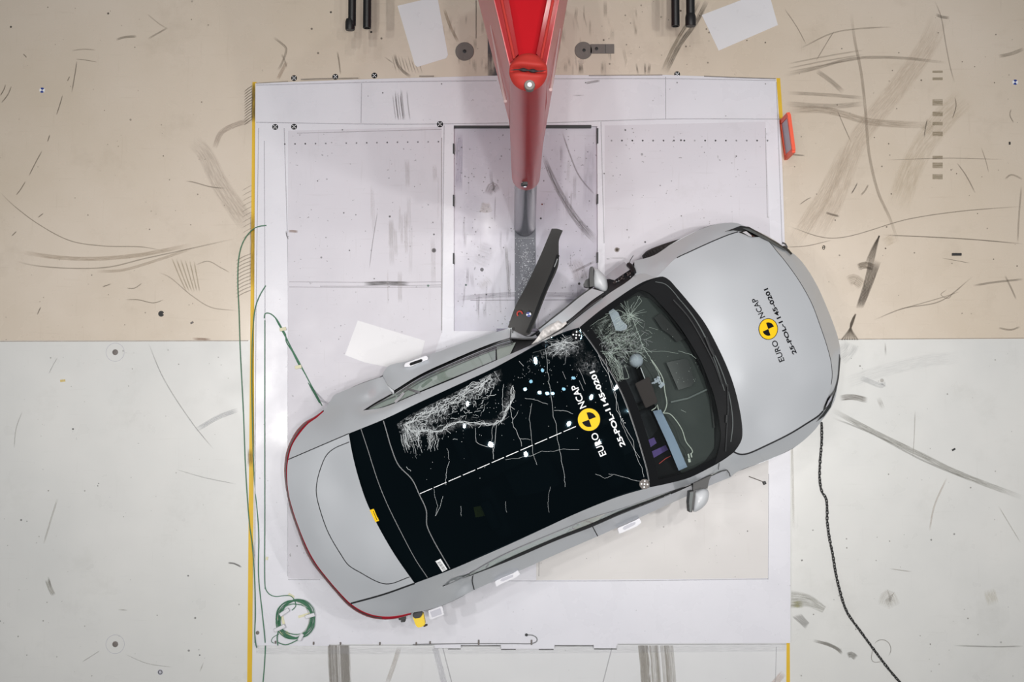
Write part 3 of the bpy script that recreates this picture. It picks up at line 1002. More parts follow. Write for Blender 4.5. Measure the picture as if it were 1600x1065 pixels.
st = [([(952, 403), (980, 403)], 1.2, LG, .9), ([(1000, 404), (1030, 404)], 1.2, LG, .6), ([(1196, 200), (1199, 340)], 1.5, LG, .8, None, False)]
dts = holes_r + [(964, 390, 4.2, (176, 168, 160), .9), (964, 390, 2.6, (84, 76, 66), 1), (1008, 378, 1.5, (50, 50, 54), 1), (977, 203, 1.5, (90, 90, 94), 1), (988, 201, 1, (60, 60, 60), 1), (1003, 241, 2, (120, 124, 124), 1), (944, 271, 1.2, (50, 50, 50), 1), (1064, 219, 1.6, (30, 30, 30), 1)]
inset_panel('right_panel', [(945, 196), (1196, 190), (1204, 380), (1204, 640), (945, 640)], st, dts, specks=120)
inset_panel('lower_right_panel', [(838, 642), (1201, 642), (1200, 903), (838, 906)], [([(845, 700), (842, 900)], 2, (206, 204, 204), .8, None, False)], [], 'warm_panel', specks=40)
# slot tray around the pole
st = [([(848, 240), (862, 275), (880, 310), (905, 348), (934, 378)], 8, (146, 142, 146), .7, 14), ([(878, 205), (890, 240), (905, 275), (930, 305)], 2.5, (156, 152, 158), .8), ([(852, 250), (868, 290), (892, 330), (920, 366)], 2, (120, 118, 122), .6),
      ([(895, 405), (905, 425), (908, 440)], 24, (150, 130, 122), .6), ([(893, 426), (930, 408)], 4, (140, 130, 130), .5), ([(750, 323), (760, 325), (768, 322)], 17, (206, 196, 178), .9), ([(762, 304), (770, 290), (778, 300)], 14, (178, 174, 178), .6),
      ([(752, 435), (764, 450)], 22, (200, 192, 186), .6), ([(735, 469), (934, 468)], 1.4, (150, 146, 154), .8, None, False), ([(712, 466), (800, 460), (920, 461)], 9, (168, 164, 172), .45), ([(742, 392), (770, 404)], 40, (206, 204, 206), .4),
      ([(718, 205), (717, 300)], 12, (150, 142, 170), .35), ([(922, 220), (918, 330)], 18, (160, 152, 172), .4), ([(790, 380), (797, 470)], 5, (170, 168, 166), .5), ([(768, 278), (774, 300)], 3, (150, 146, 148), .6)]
for i in range(40):
    x = RND.uniform(716, 928); y = RND.uniform(220, 480)
    st.append(([(x, y), (x + RND.uniform(-3, 3), y + RND.uniform(10, 50))], RND.uniform(1.5, 8), (166, 160, 168), RND.uniform(.15, .4)))
dts = [(753, 421, 3, (44, 44, 46), 1), (728, 445, 1.6, (70, 90, 90), 1), (760, 460, 1.4, (80, 80, 84), 1), (734, 233, 1.4, (80, 80, 84), 1), (847, 319, 1.4, (120, 60, 60), 1), (845, 341, 1.6, (70, 70, 74), 1), (905, 443, 2, (30, 28, 28), 1)]
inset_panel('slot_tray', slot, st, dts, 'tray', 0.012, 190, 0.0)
mb = MB()
for (x0, x1, y0, y1) in ((709, 797, 196, 199), (852, 924, 195, 199)):
    slab(mb, [(x0, y0), (x1, y0), (x1, y1), (x0, y1)], 0.012, ZP + .002)
for x, ys in ((707.5, ((224, 240), (304, 322), (395, 412))), (932.5, ((200, 224), (303, 318), (394, 410)))):
    for y0, y1 in ys:
        slab(mb, [(x, y0), (x + 2.4, y0), (x + 2.4, y1), (x, y1)], 0.012, ZP + .003)
mb.build_each('slot_seal', 'dark_trim', platform)
mb = MB(); slab(mb, [(776, 513), (840, 513), (840, 518), (776, 518)], 0.012, ZP + .004); mb.build('slot_lip', 'steel', platform)
mb = MB(); slab(mb, [(804.2, 345), (837, 345), (837, 514), (804.2, 514)], 0.012, 0.02)
mb.build('steel_strip', 'steel_strip', platform)
mb = MB()
for i in range(420):
    x = RND.gauss(821, 9); y = min(500, max(372, RND.gauss(425, 45)))
    if not 805 < x < 836: continue
    p = U(x, y, 0.0225)
    a = RND.uniform(0, pi); r = RND.uniform(.0015, .0045)
    mb.box(p, (r * 1.6, r, .004), a)
g_ = mb.build('glass_crumbs', 'paper_white')
tag(g_, 'scattered glass crumbs on the steel strip in front of the pole', 'glass crumbs', kind='stuff')

# lower floor sheet below the platform
lm = Marks(0.003)
S = lm.stroke
for i in range(26):
    x = 514 + RND.uniform(0, 30)
    S([(x, 1008), (x + 1, 1040), (x + RND.uniform(2, 5), 1088)], RND.uniform(3, 8), (178, 174, 168), .5, fade=False)
for i in range(20):
    x = 996 + RND.uniform(0, 58)
    S([(x, 1008), (x + 3, 1040), (x + 6, 1088)], RND.uniform(3, 9), (172, 167, 157), .5, fade=False)
S([(1012, 1010), (1016, 1035), (1014, 1060)], 3, (236, 236, 236), 1)
S([(624, 1010), (618, 1030), (604, 1070)], 8, (200, 194, 188), .7); S([(1200, 1080), (1225, 1050)], 12, (214, 196, 186), .7)
S([(692, 1012), (712, 1090)], 2, (186, 186, 190), .9, fade=False); S([(956, 1012), (936, 1090)], 2, (186, 186, 190), .9, fade=False)
S([(680, 1012), (700, 1090)], 10, (206, 206, 212), .8, fade=False); S([(1213, 1010), (1211, 1090)], 1.5, (190, 190, 194), .8, fade=False)
S([(400, 1016), (700, 1016), (1228, 1012)], 12, (208, 208, 213), .25, fade=False)
for P_ in ([(720, 1008.5), (782, 1008.5)], [(783, 1014.2), (806, 1014.2)], [(842, 1014.2), (865, 1014.2)], [(867, 1008.5), (927, 1008.5)], [(928, 1013.5), (964, 1013.5)], [(720, 1013.5), (700, 1013.5)], [(966, 1006.5), (1230, 1006)], [(514, 1007.8), (676, 1007.8)]):
    S(P_, 2.2 if abs(P_[0][0] - P_[1][0]) < 100 else 1.2, (62, 62, 64), .95 if abs(P_[0][0] - P_[1][0]) < 100 else .5, fade=False)
b = [U(p[0], p[1], .003) for p in ((392, 1110), (1232, 1110), (1232, 1000), (395, 1000))]
a = [Vector((q.x, q.y, 0)) for q in b]
o = lm.onto('trim_4', a + b, [(3, 2, 1, 0), (4, 5, 6, 7), (0, 1, 5, 4), (1, 2, 6, 5), (2, 3, 7, 6), (3, 0, 4, 7)], [0] * 6, ['lower_floor'])
tag(o, kind='structure')

# ================================================================== POLE
foot = U(820, 353, 0.02)
pole = empty('impact_pole', (foot.x, foot.y, 0.0), 'tall red impact pole with a dented round top and steel foot', 'pole')
PX, PY = foot.x, foot.y
topc = U(825.5, 110, 5.02)
botc = U(821.5, 274, 2.34)


def axis_at(z):
    t = (z - 0.02) / 5.0
    return Vector((PX + (topc.x - PX) * t, PY + (topc.y - PY) * t, z))


def tube_along(z0, z1, r0, r1, n=48, rows=24):
    m_ = MB()
    m_.tube([axis_at(z0 + (z1 - z0) * i / rows) for i in range(rows + 1)], [r0 + (r1 - r0) * i / rows for i in range(rows + 1)], n)
    return m_


tube_along(0.012, 2.5, 0.100, 0.083).build('steel_tube', 'steel', pole, True, 40)
sl = MB()
prof = [(2.30, 0.094), (2.305, 0.101), (2.32, 0.104), (2.36, .1045), (3.2, .106), (4.0, .105), (4.98, 0.0965)]
sl.tube([axis_at(z) for z, r in prof], [r for z, r in prof], 56)
sl.build('sleeve', 'red_sleeve', pole, True, 50)
# bent round cap with a torn slit
bm = bmesh.new()
NR, NA = 14, 56
grid = []
capR = 0.0985
tc_ = axis_at(4.99)
rows = []
for i in range(NR + 1):
    r = capR * i / NR
    row = []
    for k in range(NA):
        a = 2 * pi * k / NA
        x, y = r * cos(a), r * sin(a)
        yc = 0.004 - 0.004 * sin(x * 30)            # tear line
        d = abs(y - yc)
        z = 0.032 - 0.030 * (r / capR) ** 6 - 0.03 * math.exp(-(d / 0.014) ** 2) * (1 if abs(x) < capR * .9 else .4)
        z += 0.012 * math.exp(-((d - .03) / .02) ** 2)
        row.append(bm.verts.new(tc_ + Vector((x, y, z))))
        if i == 0: break
    rows.append(row)
for k in range(NA):
    bm.faces.new((rows[0][0], rows[1][k], rows[1][(k + 1) % NA]))
for i in range(1, NR):
    for k in range(NA):
        bm.faces.new((rows[i][k], rows[i + 1][k], rows[i + 1][(k + 1) % NA], rows[i][(k + 1) % NA]))
bm.verts.index_update()
vs = [v.co.copy() for v in bm.verts]; fs = [[v.index for v in f.verts] for f in bm.faces]
bm.free()
cap = obj('top_cap', vs, fs, 'red_cap', pole, True)
mb = MB()
pts = []
for i in range(21):
    x = -capR * .93 + capR * 1.86 * i / 20
    pts.append(tc_ + Vector((x, 0.004 - 0.004 * sin(x * 30), 0.0185)))
mb.tube(pts, [0.001 + 0.011 * (max(0, sin(pi * i / 20)) ** 1.5) * (0.65 + .35 * sin(i * 1.1)) for i in range(21)], 8)
mb.build('torn_slit', 'dark_gap', cap, True)
mb = MB()
p = U(827.5, 132, 5.03)
mb.lathe((p.x, p.y, 4.985), [(0.028, 0), (0.028, 0.036), (0.025, 0.040)], 24)
mb.build('cap_washer', 'grey_plate', cap, True)
mb = MB(); mb.lathe((p.x, p.y, 5.02), [(0.012, 0), (0.012, 0.010), (0.009, .012)], 20); mb.build('cap_stud', 'paper_white', cap, True)
# bolt on the sleeve front
c = axis_at(2.62)
mb = MB()
mb.box(c + Vector((-.008, -.112, .0)), (.036, .03, .06), 0, bev=.004); mb.box(c + Vector((-.022, -.118, -.012)), (.03, .02, .03), 0, bev=.003)
mb.build('bolt_bracket', 'black_plastic', pole)
mb = MB(); mb.tube([c + Vector((-.008, -.118, -.02)), c + Vector((-.008, -.116, -.07))], .013, 12); mb.build('bolt', 'chrome', pole, True)
# buttress behind the pole: flanges, recessed web and sloping side plates
ZT = 4.93


def quadslab(name, a, b, c_, d, material, parent, th=0.012, inward=None):
    v = [Vector(q) for q in (a, b, c_, d)]
    n = (v[1] - v[0]).cross(v[2] - v[0]).normalized()
    inw = Vector(inward) if inward else -n
    if n.dot(inw) > 0: n = -n
    w_ = [q - n * th for q in v]
    return obj(name, v + w_, [(0, 1, 2, 3), (7, 6, 5, 4), (0, 4, 5, 1), (1, 5, 6, 2), (2, 6, 7, 3), (3, 7, 4, 0)], material, parent)


but = bpy.data.objects.new('buttress', None)
COL.objects.link(but); but.parent = pole
for sgn, outer, inn in ((-1, [(797, 100), (772.6, 0), (748, -100)], [(810, 84), (795, 0), (778, -100)]), (1, [(853, 100), (873, 0), (893, -100)], [(838, 84), (855, 0), (872, -100)])):
    m_ = MB()
    t = [U(q[0], q[1], ZT) for q in outer] + [U(q[0], q[1], ZT) for q in inn[::-1]]
    n = len(t)
    if sum(t[i].x * t[(i + 1) % n].y - t[(i + 1) % n].x * t[i].y for i in range(n)) < 0: t = t[::-1]
    bt = [q - Vector((0, 0, .06)) for q in t]
    m_.add(bt + t, [tuple(range(n))[::-1], tuple(range(n, 2 * n))] + [(i, (i + 1) % n, n + (i + 1) % n, n + i) for i in range(n)])
    m_.build('flange', 'red_paint', but)
    # fold line inside the flange
    m_ = MB()
    ed = [((outer[i][0] + inn[i][0]) / 2, (outer[i][1] + inn[i][1]) / 2) for i in range(3)]
    m_.tube([U(q[0], q[1], ZT + .002) for q in ed], .008, 8)
    m_.build('flange_fold', 'red_cap', but)
wv = [U(808, 88, ZT - .05), U(840, 88, ZT - .05), U(876, -104, ZT - .05), U(774, -104, ZT - .05)]
quadslab('web_plate', *wv, 'red_web', but, .015, (0, 0, -1))
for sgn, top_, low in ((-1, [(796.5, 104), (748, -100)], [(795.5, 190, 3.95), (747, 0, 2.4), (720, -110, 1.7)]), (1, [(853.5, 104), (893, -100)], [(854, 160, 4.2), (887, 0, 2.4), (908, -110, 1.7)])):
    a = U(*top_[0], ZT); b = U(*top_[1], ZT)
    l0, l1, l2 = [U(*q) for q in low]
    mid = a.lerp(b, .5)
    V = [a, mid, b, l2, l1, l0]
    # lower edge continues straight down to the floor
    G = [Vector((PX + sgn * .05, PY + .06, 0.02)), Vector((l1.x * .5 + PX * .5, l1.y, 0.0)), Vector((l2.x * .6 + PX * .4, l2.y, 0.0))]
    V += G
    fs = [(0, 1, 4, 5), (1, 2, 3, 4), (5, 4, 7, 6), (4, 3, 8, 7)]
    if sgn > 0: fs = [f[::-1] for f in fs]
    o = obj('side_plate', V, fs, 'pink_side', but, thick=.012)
    m_ = MB()
    p0 = (769.5, 40, 3.7) if sgn < 0 else (872, 45, 3.7); p1 = (793, 158, 4.35) if sgn < 0 else (857, 140, 4.5)
    aa, bb = U(*p0), U(*p1)
    m_.tube([aa.lerp(bb, t) + Vector((sgn * .012, 0, .0)) for t in np.linspace(0, 1, 8)], [0.004 + .006 * t for t in np.linspace(0, 1, 8)], 8)  # thin pale rod standing in for a highlight on the side plate
    m_.build('highlight_strip', 'pale_highlight', but, True)
bw = U(820, -108, ZT)
m_ = MB(); m_.box((PX, bw.y, ZT / 2 - .03), (.17, .04, ZT - .06)); m_.build('back_plate', 'red_web', but)

# ================================================================== CAR
# height model: every traced outline point carries its own height; panels are smooth surfaces between them
car_loc = U(880, 650, 0.05); car_loc.z = ZP
car = empty('car', car_loc, 'silver-grey crash-tested car with black glass roof and dented driver side', 'car')

C = {}
C['lamp_outer'] = catmull([(504, 641, .88), (492, 650, .90), (476, 659, .92), (463, 672.5, .94), (454, 688, .95), (448, 703, .96), (445, 718, .97), (444, 738, .975), (447, 765, .98), (453.5, 796, .98), (462, 821, .98), (476, 858, .98), (490, 883, .98), (510, 908, .975), (527, 928, .97), (544, 946, .96), (561, 957.5, .95), (580, 965, .93), (600, 967.6, .91), (620, 966, .90), (642, 960, .88)])
C['lamp_inner'] = catmull([(505.5, 643, .90), (494, 653, .93), (482, 661.5, .96), (467, 679, .985), (456.5, 696, 1.0), (450.5, 717.5, 1.01), (448.5, 738, 1.015), (451, 770, 1.02), (457.5, 796, 1.02), (466, 821, 1.02), (480, 855, 1.02), (494, 880, 1.02), (514, 906, 1.01), (531, 925.5, 1.0), (548, 942.5, .99), (564, 953, .97), (582, 960, .95), (600, 962.5, .93), (620, 961.5, .92), (642, 957, .90)])
li = C['lamp_inner']
# index of the two tailgate corners on the lamp's inner edge
def near_i(c, u, v): return min(range(len(c)), key=lambda i: (c[i][0] - u) ** 2 + (c[i][1] - v) ** 2)
iu = near_i(li, 450.5, 717.5); il = near_i(li, 548, 942.5)
C['tail_seam_up'] = catmull([li[iu], (495, 698.5, 1.10), (545, 677, 1.17)])
C['tail_seam_low'] = catmull([li[il], (600, 928, 1.08), (648, 911, 1.17)])
C['glass_rear'] = catmull([(545, 677, 1.17), (549, 701, 1.195), (558, 739, 1.215), (572, 782, 1.225), (589, 818, 1.225), (611.5, 858, 1.215), (628, 883, 1.195), (648, 911, 1.17)])
C['roof_up'] = catmull([(545, 677, 1.17), (600, 654.6, 1.27), (656, 628, 1.35), (712.6, 602, 1.405), (769, 576, 1.435), (806.5, 556, 1.445), (844, 535.5, 1.445), (880, 519, 1.435), (905.5, 511, 1.42)])
C['roof_low'] = catmull([(648, 911, 1.17), (705, 889.5, 1.27), (755, 868, 1.34), (802.5, 847, 1.39), (850, 825, 1.42), (900, 802, 1.43), (965, 776, 1.42), (1015.5, 761, 1.40)])
C['roof_front'] = catmull([(905.5, 511, 1.42), (924, 536, 1.445), (938, 556.6, 1.46), (956, 584, 1.475), (974, 620, 1.48), (990, 664, 1.475), (1002.5, 704, 1.45), (1011, 735, 1.425), (1015.5, 761, 1.40)])
C['apil_up'] = catmull([(905.5, 511, 1.42), (936, 486, 1.34), (964.5, 465.7, 1.24), (992.6, 447, 1.13), (1007.6, 439, 1.08), (1024.5, 433.5, 1.03)])
C['apil_low'] = catmull([(1015.5, 761, 1.40), (1044, 755, 1.34), (1077, 746, 1.24), (1106, 732, 1.13), (1130.6, 718, 1.05), (1147, 706, 1.0)])
C['hood_rear'] = catmull([(1024.5, 433.5, 1.03), (1036, 432, 1.02), (1046, 437.5, 1.02), (1056.5, 449, 1.025), (1077, 473, 1.035), (1101.5, 505, 1.045), (1122, 542.7, 1.05), (1136, 573, 1.05), (1145.6, 599, 1.045), (1153.4, 628, 1.04), (1159.4, 663, 1.03), (1159.4, 684, 1.02), (1155.4, 694, 1.01), (1147, 706, 1.0)])
C['glass_front'] = catmull([(992, 452, 1.12), (1000, 452.5, 1.09), (1015, 458, 1.08), (1032, 475, 1.085), (1058, 505, 1.10), (1079, 536, 1.11), (1096, 566, 1.11), (1109, 599, 1.105), (1114, 612, 1.10), (1123, 651, 1.09), (1126.5, 684, 1.08), (1123, 702, 1.075), (1117, 724, 1.09)])
C['hood_low'] = catmull([(1147, 706, 1.0), (1156, 709.4, .98), (1167.6, 708.5, .97), (1201, 694, .94), (1235, 677, .905), (1258, 663, .87), (1280, 648.5, .82), (1286, 642, .80)])
C['hood_up'] = catmull([(1024.5, 433.5, 1.03), (1040, 419, .99), (1054, 405, .965), (1080, 392, .94), (1117.6, 375, .895), (1140, 366, .86), (1153, 362, .83)])
C['hood_front'] = catmull([(1153, 362, .83), (1177, 369.5, .84), (1192, 369.5, .82), (1217, 396, .835), (1230.5, 412.7, .84), (1249, 439, .845), (1268, 473, .85), (1281, 507, .85), (1293, 543, .845), (1299, 568, .84), (1300, 592, .825), (1293, 622, .80), (1286, 642, .80)])
C['nose'] = catmull([(1166, 354, .76), (1190, 364, .73), (1211.5, 376, .70), (1230, 389, .68), (1245, 400.5, .66), (1258.5, 416, .64), (1277, 446.5, .62), (1292, 480, .61), (1303, 508, .61), (1310, 530, .62), (1313, 548, .63), (1312.5, 565, .64), (1309.6, 597, .67), (1304, 625, .71), (1297, 639, .74), (1287, 653, .75)])
C['fend_up'] = catmull([(991, 407.5, .88), (1021, 399, .84), (1050, 381, .80), (1080, 365, .78), (1099, 356.5, .77), (1117.6, 350.5, .76), (1134, 348, .755), (1150, 348, .755), (1166, 354, .76)])
C['fend_low'] = catmull([(1287, 653, .75), (1271, 673.5, .75), (1246.5, 695, .76), (1226, 706.5, .77), (1190, 722, .79), (1165, 731, .81), (1148, 739, .83), (1142, 745, .83)])
C['door_fr_low'] = catmull([(1142, 745, .83), (1139, 737, .90), (1134, 733.5, .96)])

paint = 'paint'
# ---- roof glass and its details
roof, RZ = panel('roof_glass', [C['glass_rear'], C['roof_low'], C['roof_front'][::-1], C['roof_up'][::-1]], 'roof_glass', car,
                 inner=[(592, 793, 1.235), (660, 770, 1.345), (760, 726, 1.45), (860, 682, 1.50), (930, 652, 1.50), (720, 660, 1.43), (820, 615, 1.48), (790, 800, 1.43), (890, 750, 1.48), (640, 700, 1.335), (690, 840, 1.335)], step=10, thick=0, lam=0.02)
tag(roof, 'dark tinted panoramic roof glass with white cracks')
# ---- tailgate
panel('tailgate', [li[iu:il + 1], C['tail_seam_low'], C['glass_rear'][::-1], C['tail_seam_up'][::-1]], paint, car,
      inner=[(500, 780, 1.115), (520, 840, 1.115), (560, 880, 1.14), (540, 760, 1.17), (515, 720, 1.125), (585, 900, 1.145), (575, 850, 1.19), (480, 770, 1.085), (495, 835, 1.085), (470, 755, 1.06), (476, 806, 1.06), (507, 876, 1.06)], step=9)
TZ = TPS(li[iu:il + 1:2] + C['tail_seam_low'] + C['glass_rear'] + C['tail_seam_up'] + [(500, 780, 1.115), (520, 840, 1.115), (560, 880, 1.14), (540, 760, 1.17), (515, 720, 1.125), (585, 900, 1.145), (575, 850, 1.19), (480, 770, 1.085), (495, 835, 1.085), (470, 755, 1.06), (476, 806, 1.06), (507, 876, 1.06)], .004)
mb = MB()
ribbon(mb, catmull([(546, 690, 0), (521, 701, 0), (510, 711, 0), (500, 734, 0), (494.6, 757, 0), (494.6, 773, 0), (500, 796, 0), (513, 832, 0), (532.7, 866, 0), (544, 882, 0), (561, 893, 0), (603, 912, 0), (640, 901, 0)]), 1.3, TZ, .002)
ribbon(mb, [p for p in C['tail_seam_up']], 1.4, lambda u, v: TZ(u, v), .003)
ribbon(mb, [p for p in C['tail_seam_low']], 2.6, lambda u, v: TZ(u, v), .003)
mb.build_each('tailgate_seam', 'dark_gap', car)
# ---- tail lamp band
lo = C['lamp_outer']
n = min(len(lo), len(li))
def resample(c, n):
    A = np.array(c); d = np.concatenate([[0], np.cumsum(np.hypot(*np.diff(A[:, :2], axis=0).T))])
    t = np.linspace(0, d[-1], n)
    return [tuple(np.interp(x, d, A[:, k]) for k in range(A.shape[1])) for x in t]
a_ = resample(lo, 90); b_ = resample(li, 90)
vs = []; fs = []
for p, q in zip(a_, b_):
    P, Q = U(*p), U(*q)
    dn = (P - Q); dn.z = 0; dn.normalize()
    vs += [Q, Q.lerp(P, .55) + Vector((0, 0, .012)), P, Vector((P.x, P.y, P.z - .05)) - dn * .01]
for i in range(89):
    for k in range(3):
        q = (4 * i + k, 4 * i + k + 1, 4 * i + 4 + k + 1, 4 * i + 4 + k)
        fs.append(q)
o = obj('tail_lamp', vs, [f[::-1] for f in fs], 'red_lamp', car, True)
tag(o, 'thin red light band around the tail')
bm = bmesh.new(); bm.from_mesh(o.data); bmesh.ops.recalc_face_normals(bm, faces=bm.faces); bm.to_mesh(o.data); bm.free()

mb = MB()
mid = [tuple(b_[i][k] * .45 + a_[i][k] * .55 for k in range(3)) for i in range(90)]
vs = []
for i, p in enumerate(mid):
    q0 = mid[max(0, i - 1)]; q1 = mid[min(89, i + 1)]
    l_ = math.hypot(q1[0] - q0[0], q1[1] - q0[1]); nx, ny = -(q1[1] - q0[1]) / l_, (q1[0] - q0[0]) / l_
    for sg in (1, -1):
        vs.append(U(p[0] + nx * .95 * sg, p[1] + ny * .95 * sg, p[2] + .022))
mb.add(vs, [(2 * i, 2 * i + 1, 2 * i + 3, 2 * i + 2) for i in range(6, 80)])
mb.build('lamp_core', 'lamp_dark', o)

# ---- upper (dented) side
C['rail_up_out'] = catmull([(567, 641, 1.10), (600, 635.5, 1.17), (656, 613, 1.255), (712.6, 590, 1.31), (769, 565.5, 1.335), (800, 552, 1.335), (823, 542, 1.33), (853, 528.5, 1.325), (880, 514, 1.31), (887.5, 508, 1.30), (917.5, 484, 1.23), (955, 456, 1.12), (974, 444, 1.06), (985, 436, 1.02), (992, 429, .99)])
C['rail_up_out'] = [(p[0], p[1], p[2] + .05 * min(1, i / 12)) for i, p in enumerate(C['rail_up_out'])]
C['rail_tip'] = catmull([(545, 677, 1.17), (567, 641, 1.10)])
C['apil_base_up'] = catmull([(992, 429, .99), (1006, 427, .985), (1024.5, 433.5, 1.03)])
C['q_up_belt'] = catmull([(567, 641, 1.10), (590, 626.5, 1.02), (612, 614.5, .99)])
C['q_up_door'] = catmull([(612, 614.5, .99), (606, 603, .93), (598, 588, .86)])
C['q_up_out'] = catmull([(598, 588, .86), (570, 597, .87), (534, 611.5, .88), (522, 617, .88), (515, 628, .88), (505.5, 643, .90)])
panel('body_side_frame', [li[:iu + 1], C['tail_seam_up'], C['roof_up'], C['apil_up'], C['apil_base_up'][::-1], C['rail_up_out'][::-1], C['q_up_belt'], C['q_up_door'], C['q_up_out']], paint, car,
      inner=[(500, 675, 1.05), (540, 645, 1.06), (575, 615, .985)], step=7, lam=.002)
# dark backing below the window line on the dented side
C['dent_edge'] = catmull([(612, 614.5, .96), (656, 585, .93), (712.6, 559, .93), (769, 536, .93), (798, 527, .93), (835, 530, .92), (852, 512, .92), (879, 488, .92), (905, 466, .92), (925, 452, .92), (948, 436, .92), (962, 436, .92), (983, 420, .92), (992, 429, .95)])
_, FRZ = panel('door_frame', [C['dent_edge'], C['rail_up_out'][::-1][:-6], catmull([C['rail_up_out'][6], (612, 614.5, .96)])], 'dark_gap', car, step=9, dz=-.04, lam=.02)
FZ = lambda u, v: max(FRZ(u, v), .9)
# rear door, pushed out
C['rd_top'] = catmull([(597.5, 590, .82), (600, 580, .83), (607.7, 571, .85), (636, 564, .87), (668, 555, .88), (722, 536, .90), (760, 523, .91), (800, 511.5, .92)])
C['rd_end'] = catmull([(800, 511.5, .92), (798.5, 519, .92), (798, 527, .96)])
C['rd_belt'] = catmull([(798, 527, .96), (769, 536, .98), (712.6, 559, .99), (656, 585, .99), (616, 609.5, .98)])
C['rd_rear'] = catmull([(616, 609.5, .98), (606.5, 602, .92), (597.5, 590, .82)])
panel('rear_door', [C['rd_top'], C['rd_end'], C['rd_belt'], C['rd_rear']], paint, car, inner=[(640, 580, .945), (700, 555, .96), (760, 532, .96)], step=7, dz=.01)
mb = MB()
# folded door edge and twisted sill piece at the rear of the door
vs = [U(*p) for p in ((597.5, 590, .81), (606, 602, .93), (615.5, 610, .98), (617, 620, .95), (609, 612, .88), (599, 600, .78))]
mb.add(vs, [(0, 1, 4, 5), (1, 2, 3, 4)]); mb.build('door_edge', 'paint_light', car, True, 60, .006)
# window of that door: trim strips, glass, pillar cover
mb = MB()
fz = lambda u, v: 1.0
for off, wd in ((2.0, 3.0), (7.2, 1.6), (10.5, 1.2)):
    pts = [(p[0] + off * .42, p[1] + off * .9) for p in C['rd_belt'][::-1]]
    ribbon(mb, pts, wd, FZ, .03)
mb.build_each('belt_trim', 'black_gloss', car)
mb = MB()
ribbon(mb, [(p[0] + 2.0, p[1] + 4.6) for p in C['rd_belt'][::-1]], 1.1, FZ, .03)
mb.build('bright_strip', 'chrome', car)
panel('rear_door_window', [catmull([(634, 604, 1.01), (660, 590, 1.02), (694, 574.5, 1.03), (735, 558, 1.04), (774.6, 543, 1.05)]), catmull([(774.6, 543, 1.05), (775, 562, 1.22)]), catmull([(775, 562, 1.22), (735, 579, 1.22), (695, 595, 1.20), (656, 611, 1.16)]), catmull([(656, 611, 1.16), (634, 604, 1.01)])], 'side_glass', car, step=8, thick=0, dz=.024, zf=FRZ)
panel('window_liner', [catmull([(634, 605, .99), (694, 576, 1.0), (774, 545, 1.0)]), catmull([(774, 545, 1.0), (774, 562, 1.18)]), catmull([(774, 562, 1.18), (695, 595, 1.16), (656, 611, 1.12)]), catmull([(656, 611, 1.12), (634, 605, .99)])], 'door_card', car, step=9, thick=.004, dz=.012, zf=FRZ)
panel('pillar_cover', [catmull([(776, 542, 1.05), (806, 534.5, 1.05)]), catmull([(806, 534.5, 1.05), (797, 553, 1.24)]), catmull([(797, 553, 1.24), (777, 562, 1.23)]), catmull([(777, 562, 1.23), (776, 542, 1.05)])], 'door_card', car, step=8, dz=.005, zf=FRZ)
panel('quarter_window', [catmull([(571, 640, 1.08), (592, 628, 1.02), (613, 616, 1.0), (632, 606, 1.0)]), catmull([(632, 606, 1.0), (652, 613.5, 1.14)]), catmull([(652, 613.5, 1.14), (620, 627, 1.14), (592, 637, 1.13), (571, 640, 1.08)])], 'side_glass', car, step=7, thick=0, dz=.024, zf=FRZ)
panel('quarter_liner', [catmull([(571, 640, 1.08), (592, 629, 1.02), (613, 617, 1.0), (632, 607, 1.0)]), catmull([(632, 607, 1.0), (651, 613.5, 1.13)]), catmull([(651, 613.5, 1.13), (620, 627, 1.13), (592, 637, 1.12), (571, 640, 1.08)])], 'door_card', car, step=7, thick=.003, dz=.012, zf=FRZ)
mb = MB()
ribbon(mb, [(569, 639), (590, 625.5), (612, 613.5)], 2.4, FZ, .03)
ribbon(mb, [(572, 640), (600, 625.5), (618, 618)], 1.4, FZ, .03)
ribbon(mb, [(634, 606), (656, 613)], 3, FZ, .03)
mb.build_each('window_frame', 'black_gloss', car)
mb = MB(); ribbon(mb, [(617, 628), (625, 621), (631, 613)], 4, FZ, .03); mb.build('broken_clip', 'paint_light', car)
# middle: crumpled sill and pillar skin behind the pole hit
panel('crumpled_sill', [catmull([(800, 511.5, .86), (803, 511, .86), (808, 514, .86), (815, 522, .86), (824, 525.5, .86), (832, 525, .87), (845, 519, .88), (846, 522, .9)]), catmull([(846, 522, .9), (838, 528, .95), (828, 529, .97), (812, 528, .97), (798, 527.5, .96)]), catmull([(798, 527.5, .96), (799, 519, .92), (800, 511.5, .86)])], 'paint_light', car, inner=[(806, 521, .93), (820, 527, .9)], step=4, dz=.012)
mb = MB(); ribbon(mb, [(798, 513), (797.5, 528)], 1.2, lambda u, v: .94, .04); ribbon(mb, [(802, 512.5), (801, 520)], 1.6, lambda u, v: .93, .04); ribbon(mb, [(797, 528), (820, 529.5), (838, 529)], 2.0, lambda u, v: .99, .02); mb.build_each('door_gap', 'dark_gap', car)
